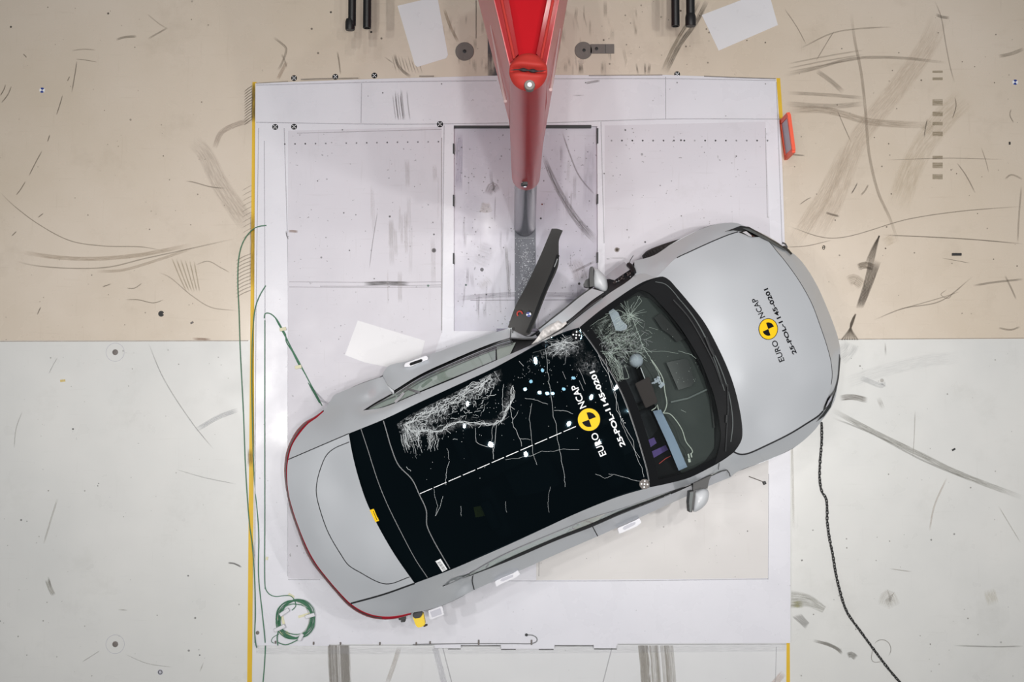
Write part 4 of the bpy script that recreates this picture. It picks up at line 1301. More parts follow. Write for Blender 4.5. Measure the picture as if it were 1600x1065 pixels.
# front door skin, folded in
C['fd_out'] = catmull([(842, 515, .86), (851, 508, .86), (866, 496, .86), (879, 486, .86), (905, 464.5, .86), (924.5, 450.5, .87)])
C['fd_in'] = catmull([(944, 456, .98), (925, 469, .99), (905, 486, .99), (888, 500, .99), (872, 511, .98), (848, 526, .96)])
C['fd_in'] = [(p[0], p[1], FRZ(p[0], p[1]) + .035) for p in C['fd_in']]
C['fd_out'] = [(p[0], p[1], C['fd_in'][::-1][min(len(C['fd_in']) - 1, int(i * len(C['fd_in']) / len(C['fd_out'])))][2] - .035) for i, p in enumerate(C['fd_out'])]
panel('front_door', [C['fd_out'], [C['fd_out'][-1], C['fd_in'][0]], C['fd_in'], [C['fd_in'][-1], C['fd_out'][0]]], 'paint', car, step=6, lam=.03, thick=.14)
mb = MB()
ribbon(mb, [(p[0] - .6, p[1] - 1.0) for p in C['fd_out']], 2.4, FZ, .04)
ribbon(mb, [(838, 524), (852, 513), (866, 501), (876, 492)], 5, FZ, .045, taper=True)
ribbon(mb, [(944, 459), (930, 469), (908, 487), (888, 503)], 2.2, FZ, .045)
mb.build_each('door_seal', 'black_plastic', car)
mb = MB()
ribbon(mb, [(941, 465), (925, 476), (905, 491), (886, 507)], 1.6, FZ, .03)
mb.build('glass_run', 'seam_grey', car)
# loose piece of skin ahead of the mirror and the open hinge area
panel('fender_skin', [catmull([(946.5, 431.5, .86), (960, 420, .86), (976, 408.5, .86)]), catmull([(976, 408.5, .86), (985, 420.5, .96)]), catmull([(985, 420.5, .96), (960, 437.5, .98)]), catmull([(960, 437.5, .98), (953, 435.5, .93), (946.5, 431.5, .86)])], 'paint', car, step=5, dz=.05, zf=FRZ)
mb = MB()
mb.tube([U(982.5, 413.5, .90), U(986, 416, .95), U(989, 421, .98), U(990.5, 426, 1.0)], .022, 10)
mb.tube([U(983, 412, .93), U(985, 406, .9), U(989.5, 399, .86)], .003, 6)
mb.build('hinge_boot', 'black_rubber', car, True)
mb = MB()
for i in range(26):
    x = RND.uniform(950, 985); y = 452 - (x - 950) * .72 + RND.uniform(-5, 5)
    mb.box(U(x, y, .97), (RND.uniform(.01, .04), RND.uniform(.006, .02), .02), RND.uniform(0, 3), bev=.002)
mb.build_each('torn_bracket', 'brown', car)
mb = MB()
for x, y in ((963.5, 440), (966.5, 439), (985, 432)):
    mb.lathe(U(x, y, .99), [(.006, 0), (.006, .006), (.003, .008)], 10)
mb.build_each('hinge_bolt', 'chrome', car)


# mirrors: an ovoid shell with a flat glass face
def mirror(cap_pts, glass_pts, base_pts, z, arm_z, name_):
    L = loop_of([catmull([(p[0], p[1], 0) for p in cap_pts + cap_pts[:1]])])
    cu = sum(p[0] for p in L) / len(L); cv = sum(p[1] for p in L) / len(L)
    m_ = MB()
    rings = [(1.0, 0.0), (.97, .035), (.88, .06), (.72, .08), (.45, .095), (.15, .10)]
    vs = []
    low = [(.9, -.045), (.6, -.07)]
    allr = low[::-1] + rings
    for s_, h in allr:
        for p in L:
            vs.append(U(cu + (p[0] - cu) * s_, cv + (p[1] - cv) * s_, z + h))
    n = len(L)
    fs = []
    for i in range(len(allr) - 1):
        for k in range(n):
            fs.append((i * n + k, i * n + (k + 1) % n, (i + 1) * n + (k + 1) % n, (i + 1) * n + k))
    fs.append(tuple(range(n))); fs.append(tuple((len(allr) - 1) * n + k for k in range(n)))
    bm = bmesh.new()
    bv = [bm.verts.new(v) for v in vs]
    for f in fs: bm.faces.new([bv[i] for i in f])
    bmesh.ops.recalc_face_normals(bm, faces=bm.faces); bm.verts.index_update()
    o_ = obj(name_, [v.co.copy() for v in bm.verts], [[v.index for v in f.verts] for f in bm.faces], 'paint_light', car, True, 0, 60)
    bm.free()
    m_ = MB()
    vs = [U(p[0], p[1], z + .085) for p in glass_pts]
    g = [Vector((v.x, v.y, z - .07)) for v in vs]
    k = len(vs)
    m_.add(g + vs, [tuple(range(k))[::-1], tuple(range(k, 2 * k))] + [(i, (i + 1) % k, k + (i + 1) % k, k + i) for i in range(k)])
    bm = bmesh.new(); bv = [bm.verts.new(v) for v in m_.v]
    for f in m_.f: bm.faces.new([bv[i] for i in f])
    bmesh.ops.recalc_face_normals(bm, faces=bm.faces); bm.verts.index_update()
    obj('mirror_glass_housing', [v.co.copy() for v in bm.verts], [[v.index for v in f.verts] for f in bm.faces], 'black_plastic', o_)
    bm.free()
    vs = [U(p[0], p[1], arm_z) for p in base_pts]
    g = [Vector((v.x, v.y, arm_z - .07)) for v in vs]
    k = len(vs)
    bm = bmesh.new(); bv = [bm.verts.new(v) for v in g + vs]
    for f in [tuple(range(k))[::-1], tuple(range(k, 2 * k))] + [(i, (i + 1) % k, k + (i + 1) % k, k + i) for i in range(k)]: bm.faces.new([bv[i] for i in f])
    bmesh.ops.recalc_face_normals(bm, faces=bm.faces); bm.verts.index_update()
    obj('mirror_arm', [v.co.copy() for v in bm.verts], [[v.index for v in f.verts] for f in bm.faces], 'black_plastic', o_)
    bm.free()
    return o_


mu = mirror([(927, 417), (933, 419.5), (941, 426), (947, 434), (949.5, 443), (949.5, 451), (947, 455.5), (942, 456), (934, 451.5), (927, 447.5)], [(922.5, 416.5), (926.5, 416), (927.5, 447), (921.5, 448), (921, 432)], [(912, 443), (915, 437), (921, 434), (922, 448), (917, 449), (912.5, 447)], 1.02, 1.03, 'door_mirror')
ml = mirror([(1084, 768), (1092, 764.5), (1100, 762.5), (1106, 765), (1108, 771), (1106.5, 781), (1101, 790), (1092, 797), (1083.5, 799.5)], [(1078, 768), (1084, 766.5), (1087, 768.5), (1085, 784), (1081.5, 800), (1077.5, 800), (1076.3, 785)], [(1083, 754), (1095, 749), (1112, 742), (1108, 750), (1105.5, 763), (1096, 763), (1083, 767)], 1.02, 1.0, 'door_mirror')
panel('mirror_glass', [catmull([(1078.2, 769, 1.11), (1083.5, 768, 1.11)]), catmull([(1083.5, 768, 1.11), (1080, 799, 1.11)]), catmull([(1080, 799, 1.11), (1077.8, 799, 1.11)]), catmull([(1077.8, 799, 1.11), (1076.8, 785, 1.11), (1078.2, 769, 1.11)])], 'interior_grey', ml, step=5, thick=0, dz=0)

# smoky trim plank leaning out of the door opening over the pole slot
pk = [(793.6, 511, .92), (805, 479, .95), (822.7, 445, 1.0), (843, 402, 1.05), (862, 357, 1.10)]
pe = [(879.5, 360, 1.10), (873.5, 375, 1.08), (873, 390, 1.06), (872.5, 414, 1.03), (856, 453, .99), (838, 499, .94), (829, 521, .92)]
plank, PZ = panel('door_trim_plank', [catmull(pk), catmull([pk[-1], (870, 357, 1.115), pe[0]]), catmull(pe), catmull([pe[-1], (823, 524, .93), (815, 522, .93), pk[0]])], 'trim_brown', car, step=6, thick=.012, lam=3.0)
mb = MB()
ribbon(mb, catmull([(872, 398, 0), (866, 418, 0), (857, 440, 0), (846, 466, 0), (835, 495, 0), (824, 520, 0)]), 5, PZ, .006)
mb.build('plank_edge', 'black_gloss', plank)
mb = MB(); ribbon(mb, catmull([(871, 404, 0), (869, 410, 0), (866, 417, 0)]), 1.6, PZ, .01); mb.build('plank_clip', 'seam_grey', plank)
mb = MB()
q = U(826, 491, 1.03); mb.disc(q, .021, 20)
o = mb.build('round_sticker', 'paper_white', plank)
mb = MB(); mb.disc(q + Vector((0, 0, .002)), .021, 8, None, 0, pi * .3, pi * .95); mb.disc(q + Vector((0, 0, .002)), .021, 8, None, 0, pi * 1.2, pi * 1.9); mb.build('sticker_mark', 'target_blue', o)
mb = MB(); mb.tube([U(812 + 4 * cos(a), 490 + 4 * sin(a), 1.0) for a in np.linspace(2.2, 6.4, 14)], .006, 8); mb.build('trim_ring', 'red_wire', plank, True)

# white airbag cloth hanging out of the gap
ab = [(884, 482), (886, 487), (883, 493), (877, 499), (884, 502), (886, 505.5), (878, 512), (866, 520), (857, 526), (846, 533), (837, 538.5), (825, 543), (836, 532), (842, 524), (848, 515), (858, 508), (868, 503), (875, 497), (880, 490), (880, 485)]
abz = [(p[0], p[1], 1.24 if p[1] > 500 else 1.12) for p in ab]
o, ABZ = panel('airbag_cloth', [abz, abz[:1]], 'airbag', car, inner=[(860, 516, 1.34), (868, 510, 1.27), (850, 524, 1.30), (876, 506, 1.28), (872, 503, 1.29), (840, 531, 1.28)], step=2.6, thick=.004, dz=.02)
for v in o.data.vertices:
    v.co.z += .012 * sin(v.co.x * 90 + v.co.y * 60) + .006 * sin(v.co.x * 200 - v.co.y * 150)

# ---- lower (intact) side
C['rail_low_out'] = catmull([(1134, 733.5, .96), (1120, 737.5, 1.0), (1108, 742, 1.04), (1079, 755.5, 1.13), (1056, 764, 1.19), (1030, 772.5, 1.23), (981, 790, 1.27), (916, 811.5, 1.29), (893.5, 820.5, 1.29), (796, 861.5, 1.25), (763.5, 878, 1.19), (727.7, 899, 1.11), (692, 915.5, 1.04)])
C['rail_low_out'] = [(p[0], p[1], p[2] - .02 * min(1, (len(C['rail_low_out']) - 1 - i) / 12, i / 12)) for i, p in enumerate(C['rail_low_out'])]
C['rail_low_tip'] = catmull([(692, 915.5, 1.04), (648, 911, 1.17)])
C['apil_base_low'] = catmull([(1147, 706, 1.0), (1140, 722, .97), (1134, 733.5, .96)])
C['belt_low'] = catmull([(692, 915.5, 1.04), (715, 906, .98), (739, 897.6, .96), (802.5, 873, .96), (867.5, 845, .96), (926, 822.5, .96), (965, 805.5, .96), (1030, 779.5, .96), (1062.5, 766, .96), (1082, 757, .96), (1110, 744, .95), (1134, 733.5, .96)])
C['belt_mid'] = catmull([(692, 915.5, 1.04), (727.7, 900.8, 1.02), (763.5, 886.5, 1.03), (802.5, 868.5, 1.05), (867.5, 840, 1.06), (926, 817, 1.06), (965, 800, 1.05), (1030, 775.8, 1.03), (1062.5, 762.8, 1.0), (1082, 756, .97), (1134, 733.5, .96)])
panel('side_window', [C['belt_mid'], C['rail_low_out']], 'side_glass', car, step=6, thick=0, dz=.004)
panel('window_liner', [C['belt_mid'], C['rail_low_out']], 'door_card', car, step=8, thick=.003, dz=-.008)
panel('belt_trim', [C['belt_low'], C['belt_mid'][::-1]], 'matt_black', car, step=5, thick=.004, dz=.012)
SWZ = TPS(C['belt_mid'] + C['rail_low_out'], .002)
mb = MB()
for a, b in (((893.5, 824.5), (904, 831)), ((916, 814), (929, 818)), ((763.5, 880.5), (759, 886.5))):
    ribbon(mb, [a, ((a[0] + b[0]) / 2 + 1, (a[1] + b[1]) / 2), b], 1.6, SWZ, .006)
ribbon(mb, [(p[0], p[1] + .8) for p in C['rail_low_out'][4:]], 1.2, SWZ, .008)
mb.build_each('pillar_line', 'black_gloss', car)
mb = MB(); ribbon(mb, [(p[0], p[1] - 1.5) for p in C['belt_low'][16:-22]], 1.0, lambda u, v: .98, .012); mb.build('bright_strip', 'chrome', car)
C['q_low_seam'] = catmull([(739, 897.6, .96), (738, 908, .88), (741, 921, .78)])
C['q_low_out'] = catmull([(741, 921, .78), (720, 932, .79), (692, 945, .81), (665, 953, .86), (642, 957, .90)])
qb = C['belt_low'][:near_i(C['belt_low'], 739, 897.6) + 1]
panel('body_side_frame', [C['tail_seam_low'], C['roof_low'], C['apil_low'], C['apil_base_low'], C['rail_low_out'], qb, C['q_low_seam'], C['q_low_out'], li[il:][::-1]], paint, car,
      inner=[(610, 940, 1.02), (650, 935, 1.02), (690, 930, .93)], step=7, lam=.002)
b1 = near_i(C['belt_low'], 739, 897.6); b2 = near_i(C['belt_low'], 926, 822.5)
C['d_low_seam'] = catmull([C['belt_low'][b2], (930, 830, .88), (934, 837.5, .78)])
C['rdl_out'] = catmull([(934, 837.5, .78), (877, 862, .78), (815.5, 889.5, .78), (776.5, 905.5, .78), (741, 921, .78)])
panel('rear_door', [C['belt_low'][b1:b2 + 1], C['d_low_seam'], C['rdl_out'], C['q_low_seam'][::-1]], paint, car, inner=[(840, 869, .88)], step=7)
C['fdl_out'] = catmull([(1142, 745, .83), (1112, 757, .81), (1079, 772, .79), (1014, 801.5, .78), (965, 823.5, .78), (934, 837.5, .78)])
panel('front_door', [C['belt_low'][b2:], C['door_fr_low'][::-1], C['fdl_out'], C['d_low_seam'][::-1]], paint, car, inner=[(1040, 783, .88)], step=7)
mb = MB()
SDZ = TPS(C['belt_low'] + C['rdl_out'] + C['fdl_out'] + C['q_low_out'][:6], .002)
for c in ('q_low_seam', 'd_low_seam'):
    ribbon(mb, C[c], 1.5, SDZ, .008)
ribbon(mb, [(1136, 734), (1139.5, 739), (1141, 744)], 1.6, lambda u, v: .93, .02)
ribbon(mb, [(1123.5, 723), (1122.5, 733.5)], 1.2, lambda u, v: 1.05, .02)
ribbon(mb, catmull([(1116, 741, 0), (1126, 736, 0), (1136, 734, 0)]), 1.8, lambda u, v: 1.0, .02)
mb.build_each('door_seam', 'dark_gap', car)
# front fender, lower side
panel('front_fender', [C['hood_low'], catmull([C['hood_low'][-1], (1287, 653, .75)]), C['fend_low'], C['door_fr_low'], C['apil_base_low'][::-1]], paint, car, inner=[(1190, 711, .9), (1230, 692, .85)], step=7)
C['fend_up_seam'] = catmull([(992, 429, .99), (991.5, 420, .95), (991, 407.5, .88)])
panel('front_fender', [C['fend_up_seam'], C['fend_up'], catmull([(1166, 354, .76), (1153, 362, .83)]), C['hood_up'][::-1], C['apil_base_up'][::-1]], paint, car, inner=[(1030, 412, .955), (1080, 381, .89), (1120, 364, .85)], step=7)
HZ = None
hin = [(1100, 440, 1.0), (1130, 500, 1.03), (1165, 590, 1.03), (1180, 660, .98), (1150, 450, .985), (1180, 530, 1.0), (1205, 620, .965), (1120, 410, .965), (1160, 400, .92), (1195, 440, .935), (1225, 510, .945), (1240, 590, .925), (1245, 640, .90), (1235, 460, .895), (1262, 530, .905), (1270, 600, .88), (1200, 400, .885)]
hood, HZ = panel('hood', [C['hood_rear'], C['hood_low'], C['hood_front'][::-1], C['hood_up'][::-1]], paint, car, inner=hin, step=9, lam=.02)
panel('front_bumper', [C['hood_front'], catmull([C['hood_front'][-1], (1287, 653, .75)]), C['nose'][::-1], catmull([(1166, 354, .76), (1153, 362, .83)])], paint, car, inner=[(1240, 408, .76), (1275, 465, .75), (1302, 540, .75)], step=6)
mb = MB()
ribbon(mb, C['hood_front'][6:-10], .75, HZ, .003)
ribbon(mb, C['hood_low'], 2.4, HZ, .004)
ribbon(mb, C['hood_up'][10:], 1.5, HZ, .004)
mb.build_each('hood_seam', 'dark_gap', car)
# headlamps
BZ = TPS(C['hood_front'] + C['nose'] + C['fend_up'][-10:], .004)
def flat_poly(name, pts, zf, dz, material, parent, step=4, thick=.008):
    P = [(p[0], p[1], 0) for p in pts]
    return panel(name, [P, P[:1]], material, parent, step=step, zf=zf, dz=dz, thick=thick)[0]
h1 = flat_poly('headlamp', [(1133.5, 361.5), (1157, 352.5), (1170, 354), (1193, 366.5), (1215, 379), (1238, 395.5), (1230, 392), (1210, 382), (1190, 371.5), (1168, 359.5), (1155, 361), (1146, 359.5)], BZ, .012, 'dark_trim', car)
flat_poly('lamp_strip', [(1160, 356), (1170, 357), (1196, 370), (1230, 391), (1226, 391), (1194, 373), (1168, 360)], BZ, .024, 'interior_grey', h1, 3, 0)
h2 = flat_poly('lamp_housing', [(1154, 362.5), (1167, 358.5), (1192, 369.8), (1176, 370.3)], BZ, .016, 'black_gloss', h1, 3)
flat_poly('lamp_lens', [(1160, 362.5), (1166, 361), (1174, 367.5), (1175, 369.8), (1170, 368.5)], BZ, .034, 'white_plastic', h1, 3, 0)
h3 = flat_poly('headlamp', [(1312, 553), (1313.5, 560), (1311, 590), (1306.5, 610), (1298, 636), (1288, 650), (1276, 658.5), (1286, 646), (1294, 634), (1303, 611), (1309, 590)], BZ, .012, 'dark_trim', car)
flat_poly('lamp_housing', [(1286, 643), (1287.5, 636), (1293, 622), (1305, 607.5), (1303.5, 614), (1294, 634)], BZ, .016, 'black_gloss', h3, 3)
flat_poly('lamp_lens', [(1290, 637), (1294, 626), (1301, 616), (1299, 624), (1293, 634)], BZ, .034, 'board_grey', h3, 3, 0)
mb = MB()
ribbon(mb, [(1237, 397), (1232, 391), (1224, 384)], 3, BZ, .03); ribbon(mb, [(1222, 379), (1227, 381), (1230, 387)], 3, lambda u, v: .6, .05)
mb.build('torn_trim', 'black_plastic', car)

# ---- windscreen, cowl, wipers
ws, WZ = panel('windscreen', [C['roof_front'], C['apil_low'], C['hood_rear'][::-1], C['apil_up'][::-1]], 'windscreen', car,
               inner=[(1040, 600, 1.33), (1000, 530, 1.34), (1040, 520, 1.23), (1085, 600, 1.19), (1050, 680, 1.31), (1095, 680, 1.15), (1115, 600, 1.11), (1075, 530, 1.13)], step=10, thick=0, lam=.01)
tag(ws, 'windscreen, shattered on the driver side')
cw = C['glass_front']
def band(name, A, B, zf, dz, material, n=60):
    a_ = resample(A, n); b_ = resample(B, n)
    vs = []; fs = []
    for p, q in zip(a_, b_):
        for t in (0, .5, 1):
            u = p[0] + (q[0] - p[0]) * t; v = p[1] + (q[1] - p[1]) * t
            vs.append(U(u, v, zf(u, v) + dz))
    for i in range(n - 1):
        for k in range(2):
            q = (3 * i + k, 3 * i + k + 1, 3 * i + 4 + k, 3 * i + 3 + k)
            nn = (vs[q[1]] - vs[q[0]]).cross(vs[q[2]] - vs[q[0]])
            fs.append(q if nn.z >= 0 else q[::-1])
    return obj(name, vs, fs, material, car, True)
cow = band('cowl', cw, C['hood_rear'][:], WZ, .006, 'black_plastic')
band('pillar_frit', C['apil_up'], [(p[0] + 5, p[1] + 8) for p in C['apil_up'][:-4]], WZ, .005, 'black_gloss', 40)
band('pillar_frit', C['apil_low'], [(p[0] - 3, p[1] - 9) for p in C['apil_low'][:-4]], WZ, .005, 'black_gloss', 40)
band('roof_edge_frit', C['roof_front'], [(p[0] + 15, p[1] - 3) for p in C['roof_front']], WZ, .004, 'black_gloss', 50)
mb = MB()
mb.tube([U(u, v, WZ(u, v) + .03) for u, v, _ in catmull([(1052, 468, 0), (1075, 494, 0), (1098, 532, 0), (1118, 572, 0), (1128, 600, 0)])][::1], .007, 8)
mb.tube([U(u, v, WZ(u, v) + .035) for u, v in [(1103, 527), (1110, 545), (1116, 556)]], .013, 8)
mb.build('wiper', 'dark_trim', car, True)
mb = MB()
mb.tube([U(u, v, WZ(u, v) + .03) for u, v in [(1137, 600), (1138, 640), (1136, 670), (1134, 705)]], .007, 8)
mb.tube([U(u, v, WZ(u, v) + .035) for u, v in [(1136, 648), (1135.5, 660)]], .013, 8)
mb.build('wiper', 'dark_trim', car, True)
mb = MB()
ribbon(mb, catmull([(1058, 463, 0), (1082, 492, 0), (1106, 533, 0), (1126, 575, 0), (1139, 615, 0), (1145, 660, 0), (1142, 690, 0)]), 1.4, WZ, .012)
ribbon(mb, catmull([(1024, 440, 0), (1040, 444, 0), (1064, 470, 0), (1090, 505, 0), (1116, 560, 0), (1132, 610, 0)]), 1.2, WZ, .012)
mb.build('cowl_line', 'interior_grey', cow)

# ---- cabin seen through the glass
cl = [(p[0], p[1], .98) for c in (C['glass_rear'][::3], C['roof_low'][::3], C['apil_low'][::3], C['hood_rear'][::-1][::3], C['apil_up'][::-1][::3], C['roof_up'][::-1][::3]) for p in c]
ccx, ccy = 850, 665
cl = [(ccx + (p[0] - ccx) * .985, ccy + (p[1] - ccy) * .985, p[2] - (.02 if p[0] > 1000 else 0)) for p in cl]
panel('cabin_liner', [cl, cl[:1]], 'dark_gap', car, inner=[(700, 730, .55), (800, 690, .5), (900, 650, .5), (980, 610, .5), (850, 740, .5), (950, 690, .5), (760, 640, .55), (880, 590, .55)], step=16, thick=0, lam=.02)
dash = [(975, 472, 1.0), (992, 462, .98), (1015, 466, .96), (1040, 490, .96), (1075, 540, .96), (1100, 590, .96), (1116, 650, .96), (1116, 700, .95), (1100, 722, .95), (1078, 738, .95), (1064, 738, .95), (1046, 690, .95), (1032, 650, .96), (1012, 610, .97), (1000, 570, .98), (985, 520, .99)]
panel('dashboard', [dash, dash[:1]], 'interior', car, inner=[(1060, 600, 1.0), (1030, 530, 1.0), (1085, 660, .99)], step=10, thick=.03, dz=-.02)
DZ = TPS(dash + [(1060, 600, 1.0), (1030, 530, 1.0), (1085, 660, .99)], .01)
flat_poly('dash_panel', [(1020, 642), (1032.6, 639.5), (1055, 685), (1074, 729), (1060.5, 735), (1042, 690)], DZ, .06, 'blue_trim', car, 6, .01)
flat_poly('instrument_hood', [(1022, 496), (1033, 489), (1052, 510), (1072, 528), (1058, 534), (1046, 522), (1034, 514)], DZ, .05, 'black_plastic', car, 5, .01)
flat_poly('screen', [(1041, 566), (1070, 560), (1076, 564), (1085, 596), (1080, 603), (1060, 609)], DZ, .06, 'dark_trim', car, 6, .01)
mb = MB(); ribbon(mb, [(1048, 628), (1075, 622), (1105, 608)], 2.5, DZ, .02); mb.build('dash_line', 'interior_grey', car)
mb = MB(); ribbon(mb, [(1030, 478), (1050, 500), (1075, 532), (1096, 572), (1110, 620), (1116, 668)], 2.2, DZ, .02); mb.build('dash_vent', 'black_plastic', car)
mb = MB()
mb.add([U(*p) for p in ((992, 599, 1.33), (1014, 588, 1.31), (1028, 628, 1.31), (1009, 637.5, 1.33), (992, 599, 1.25), (1014, 588, 1.23), (1028, 628, 1.23), (1009, 637.5, 1.25))], [(0, 3, 2, 1), (4, 5, 6, 7), (0, 1, 5, 4), (1, 2, 6, 5), (2, 3, 7, 6), (3, 0, 4, 7)])
o = mb.build('sensor_box', 'brown', car)
bm = bmesh.new(); bm.from_mesh(o.data); bmesh.ops.recalc_face_normals(bm, faces=bm.faces); bmesh.ops.bevel(bm, geom=bm.edges[:], offset=.006, segments=2, affect='EDGES'); bm.to_mesh(o.data); bm.free()
mb = MB(); mb.lathe(U(994, 563, 1.20), [(.058, 0), (.056, .03), (.045, .055), (.025, .07), (.004, .075)], 28); mb.build('sensor_dome', 'airbag_blue', car, True)
mb = MB(); mb.tube([U(1001, 574, 1.25), U(1004, 582, 1.26), U(1008, 592, 1.27)], .004, 8); mb.build('sensor_rod', 'white_plastic', car)
mb = MB()
for i in range(9):
    mb.box(U(1018 + RND.uniform(0, 16), 589 + RND.uniform(0, 14), 1.2), (RND.uniform(.01, .05), RND.uniform(.01, .03), .03), RND.uniform(0, 3), bev=.003)
mb.build('sensor_bracket', 'airbag_blue', car)
mb = MB()
mb.tube([U(u, v, 1.2) for u, v, _ in catmull([(1018, 562, 0), (1027, 575, 0), (1036, 592, 0), (1039, 612, 0), (1042, 630, 0), (1039, 641, 0), (1036, 645, 0)])], .0045, 6)
mb.tube([U(u, v, 1.1) for u, v, _ in catmull([(1036, 645, 0), (1046, 646, 0), (1056, 656, 0), (1066, 672, 0), (1072, 690, 0), (1081, 702, 0), (1082, 706, 0), (1079, 709, 0)])], .0045, 6)
mb.box(U(1076, 712, 1.1), (.012, .035, .012), .2); mb.box(U(1080, 711, 1.1), (.010, .035, .012), .2); mb.box(U(1077, 719, 1.1), (.02, .03, .012), .2)
mb.build('sensor_cable', 'cable_pale', car, True)
mb = MB(); mb.tube([U(u, v, 1.15) for u, v in ((1018, 641), (1024, 637), (1027, 632), (1029, 640))], .005, 6); mb.build('mirror_arm_clip', 'cable_pale', car)
flat_poly('curtain_airbag', [(951, 487), (958, 482), (966, 488), (971, 500), (980, 508), (979, 514), (970, 517), (962, 516), (958, 505)], lambda_z := TPS([(950, 480, 1.2), (980, 480, 1.18), (965, 520, 1.22), (980, 520, 1.2)], .01), 0, 'airbag_blue', car, 4, .01)
for pts in ([(1010, 688), (1022, 683), (1026, 692), (1014, 700)], [(1016, 706), (1040, 695), (1044, 702), (1020, 716)]):
    flat_poly('seat_cloth', pts, TPS([(1000, 680, .8), (1050, 680, .8), (1000, 720, .8), (1050, 722, .8)], .01), 0, 'purple', car, 4, .01)
mb = MB(); mb.tube([U(1030, 724, .84), U(1040, 716, .85), U(1048, 712, .86)], .004, 6); mb.build('seat_wire', 'red_wire', car)


def soft_box(mb, c, d, R, bev):
    mb.box(c, d, 0, R, 0, bev)


hd = U(1095, 570, 1.0) - U(640, 775, 1.0); hd.z = 0
ANG = math.atan2(hd.y, hd.x)
RA = Matrix.Rotation(ANG, 3, 'Z')
for (u, v) in ((955, 600), (1000, 690), (790, 665), (835, 765)):
    c = U(u, v, .55)
    seat = bpy.data.objects.new('car_seat', None); COL.objects.link(seat); seat.parent = car
    seat.location = c - car_loc
    q = MB(); q.box(c + RA @ Vector((.0, 0, 0)), (.5, .5, .18), 0, RA, 0, .05); q.build('seat_cushion', 'seat', seat, True)
    q = MB(); q.box(c + RA @ Vector((-.30, 0, .28)), (.14, .48, .55), 0, RA @ Matrix.Rotation(-.28, 3, 'Y'), 0, .05); q.build('seat_back', 'seat', seat, True)
    q = MB(); q.box(c + RA @ Vector((-.40, 0, .60)), (.09, .26, .16), 0, RA, 0, .03); q.build('headrest', 'seat', seat, True)
flat_poly('cargo_tray', [(740, 792), (775, 785), (778, 802), (743, 808)], TPS([(700, 760, .9), (800, 760, .9), (700, 820, .9), (800, 820, .9)], .01), 0, 'yellow_plastic', car, 6, .01)

# ---- body skirt, wheels, underbody
OUT = []
for c in ('lamp_outer',):
    OUT += [(p[0], p[1], p[2] - .03) for p in C[c]]
OUT += C['q_low_out'][::-1] + C['rdl_out'][::-1] + C['fdl_out'][::-1] + C['fend_low'][::-1] + C['nose'][::-1] + C['fend_up'][::-1]
OUT += [(985, 421, .88), (962, 437, .88), (945, 445, .88), (924.5, 452, .87), (905, 466, .86), (879, 487.5, .86), (851, 509.5, .86), (842, 516, .86), (825, 526, .86), (803, 513, .86)] + C['rd_top'][::-1] + C['q_up_out']
OUT = loop_of([OUT])
W_ = [U(*p) for p in OUT]
# resample evenly
def resample3(P, step, closed=True):
    Q = P + [P[0]] if closed else P
    d = [0]
    for i in range(len(Q) - 1): d.append(d[-1] + (Q[i + 1].xy - Q[i].xy).length)
    n_ = int(d[-1] / step)
    out = []; j = 0
    for i in range(n_):
        x = d[-1] * i / n_
        while d[j + 1] < x: j += 1
        t = (x - d[j]) / max(1e-9, d[j + 1] - d[j])
        out.append(Q[j].lerp(Q[j + 1], t))
    return out
W_ = resample3(W_, .03)
nW = len(W_)
area = sum(W_[i].x * W_[(i + 1) % nW].y - W_[(i + 1) % nW].x * W_[i].y for i in range(nW))
nrm = []
for i in range(nW):
    t = (W_[(i + 2) % nW] - W_[i - 2]); t.z = 0; t.normalize()
    n_ = Vector((-t.y, t.x, 0)) if area > 0 else Vector((t.y, -t.x, 0))
    nrm.append(n_)           # inward
levels = [(0.0, None), (.0, .72), (.012, .60), (.022, .50), (.035, .42), (.055, .34), (.08, .28), (.12, .24)]
# wheel centres: along the outline, inboard
def wheel_c(u, v, inset):
    p = U(u, v, .75)
    i = min(range(nW), key=lambda k: (W_[k].xy - p.xy).length)
    return W_[i] + nrm[i] * inset, nrm[i]
WC = [wheel_c(1195, 719, .17), wheel_c(680, 948, .17), wheel_c(575, 595, .17)]
fp = U(1068, 372, .75); i0 = min(range(nW), key=lambda k: (W_[k].xy - fp.xy).length)
WC.append((W_[i0] + nrm[i0] * .17, nrm[i0]))
Rw = .36
vs = []; fs = []
for ins, z in levels:
    for i in range(nW):
        p = W_[i]
        zz = p.z if z is None else min(z, p.z - .01)
        q = p + nrm[i] * ins
        vs.append(Vector((q.x, q.y, zz)))
for k in range(len(levels) - 1):
    for i in range(nW):
        j = (i + 1) % nW
        q = (k * nW + i, k * nW + j, (k + 1) * nW + j, (k + 1) * nW + i)
        c = sum((vs[a] for a in q), Vector()) / 4
        cut = False
        for wc, wn in WC:
            d = c - wc
            along = d.dot(Vector((wn.y, -wn.x, 0)))
            if abs(d.dot(wn)) < .35 and math.hypot(along, c.z - (ZP + Rw)) < .40:
                cut = True
        if not cut:
            fs.append(q)
bm = bmesh.new(); bv = [bm.verts.new(v) for v in vs]
for f in fs: bm.faces.new([bv[i] for i in f])
bmesh.ops.recalc_face_normals(bm, faces=bm.faces); bm.verts.index_update()
sk = obj('body_side', [v.co.copy() for v in bm.verts], [[v.index for v in f.verts] for f in bm.faces], paint, car, True, 0, 50)
bm.free()
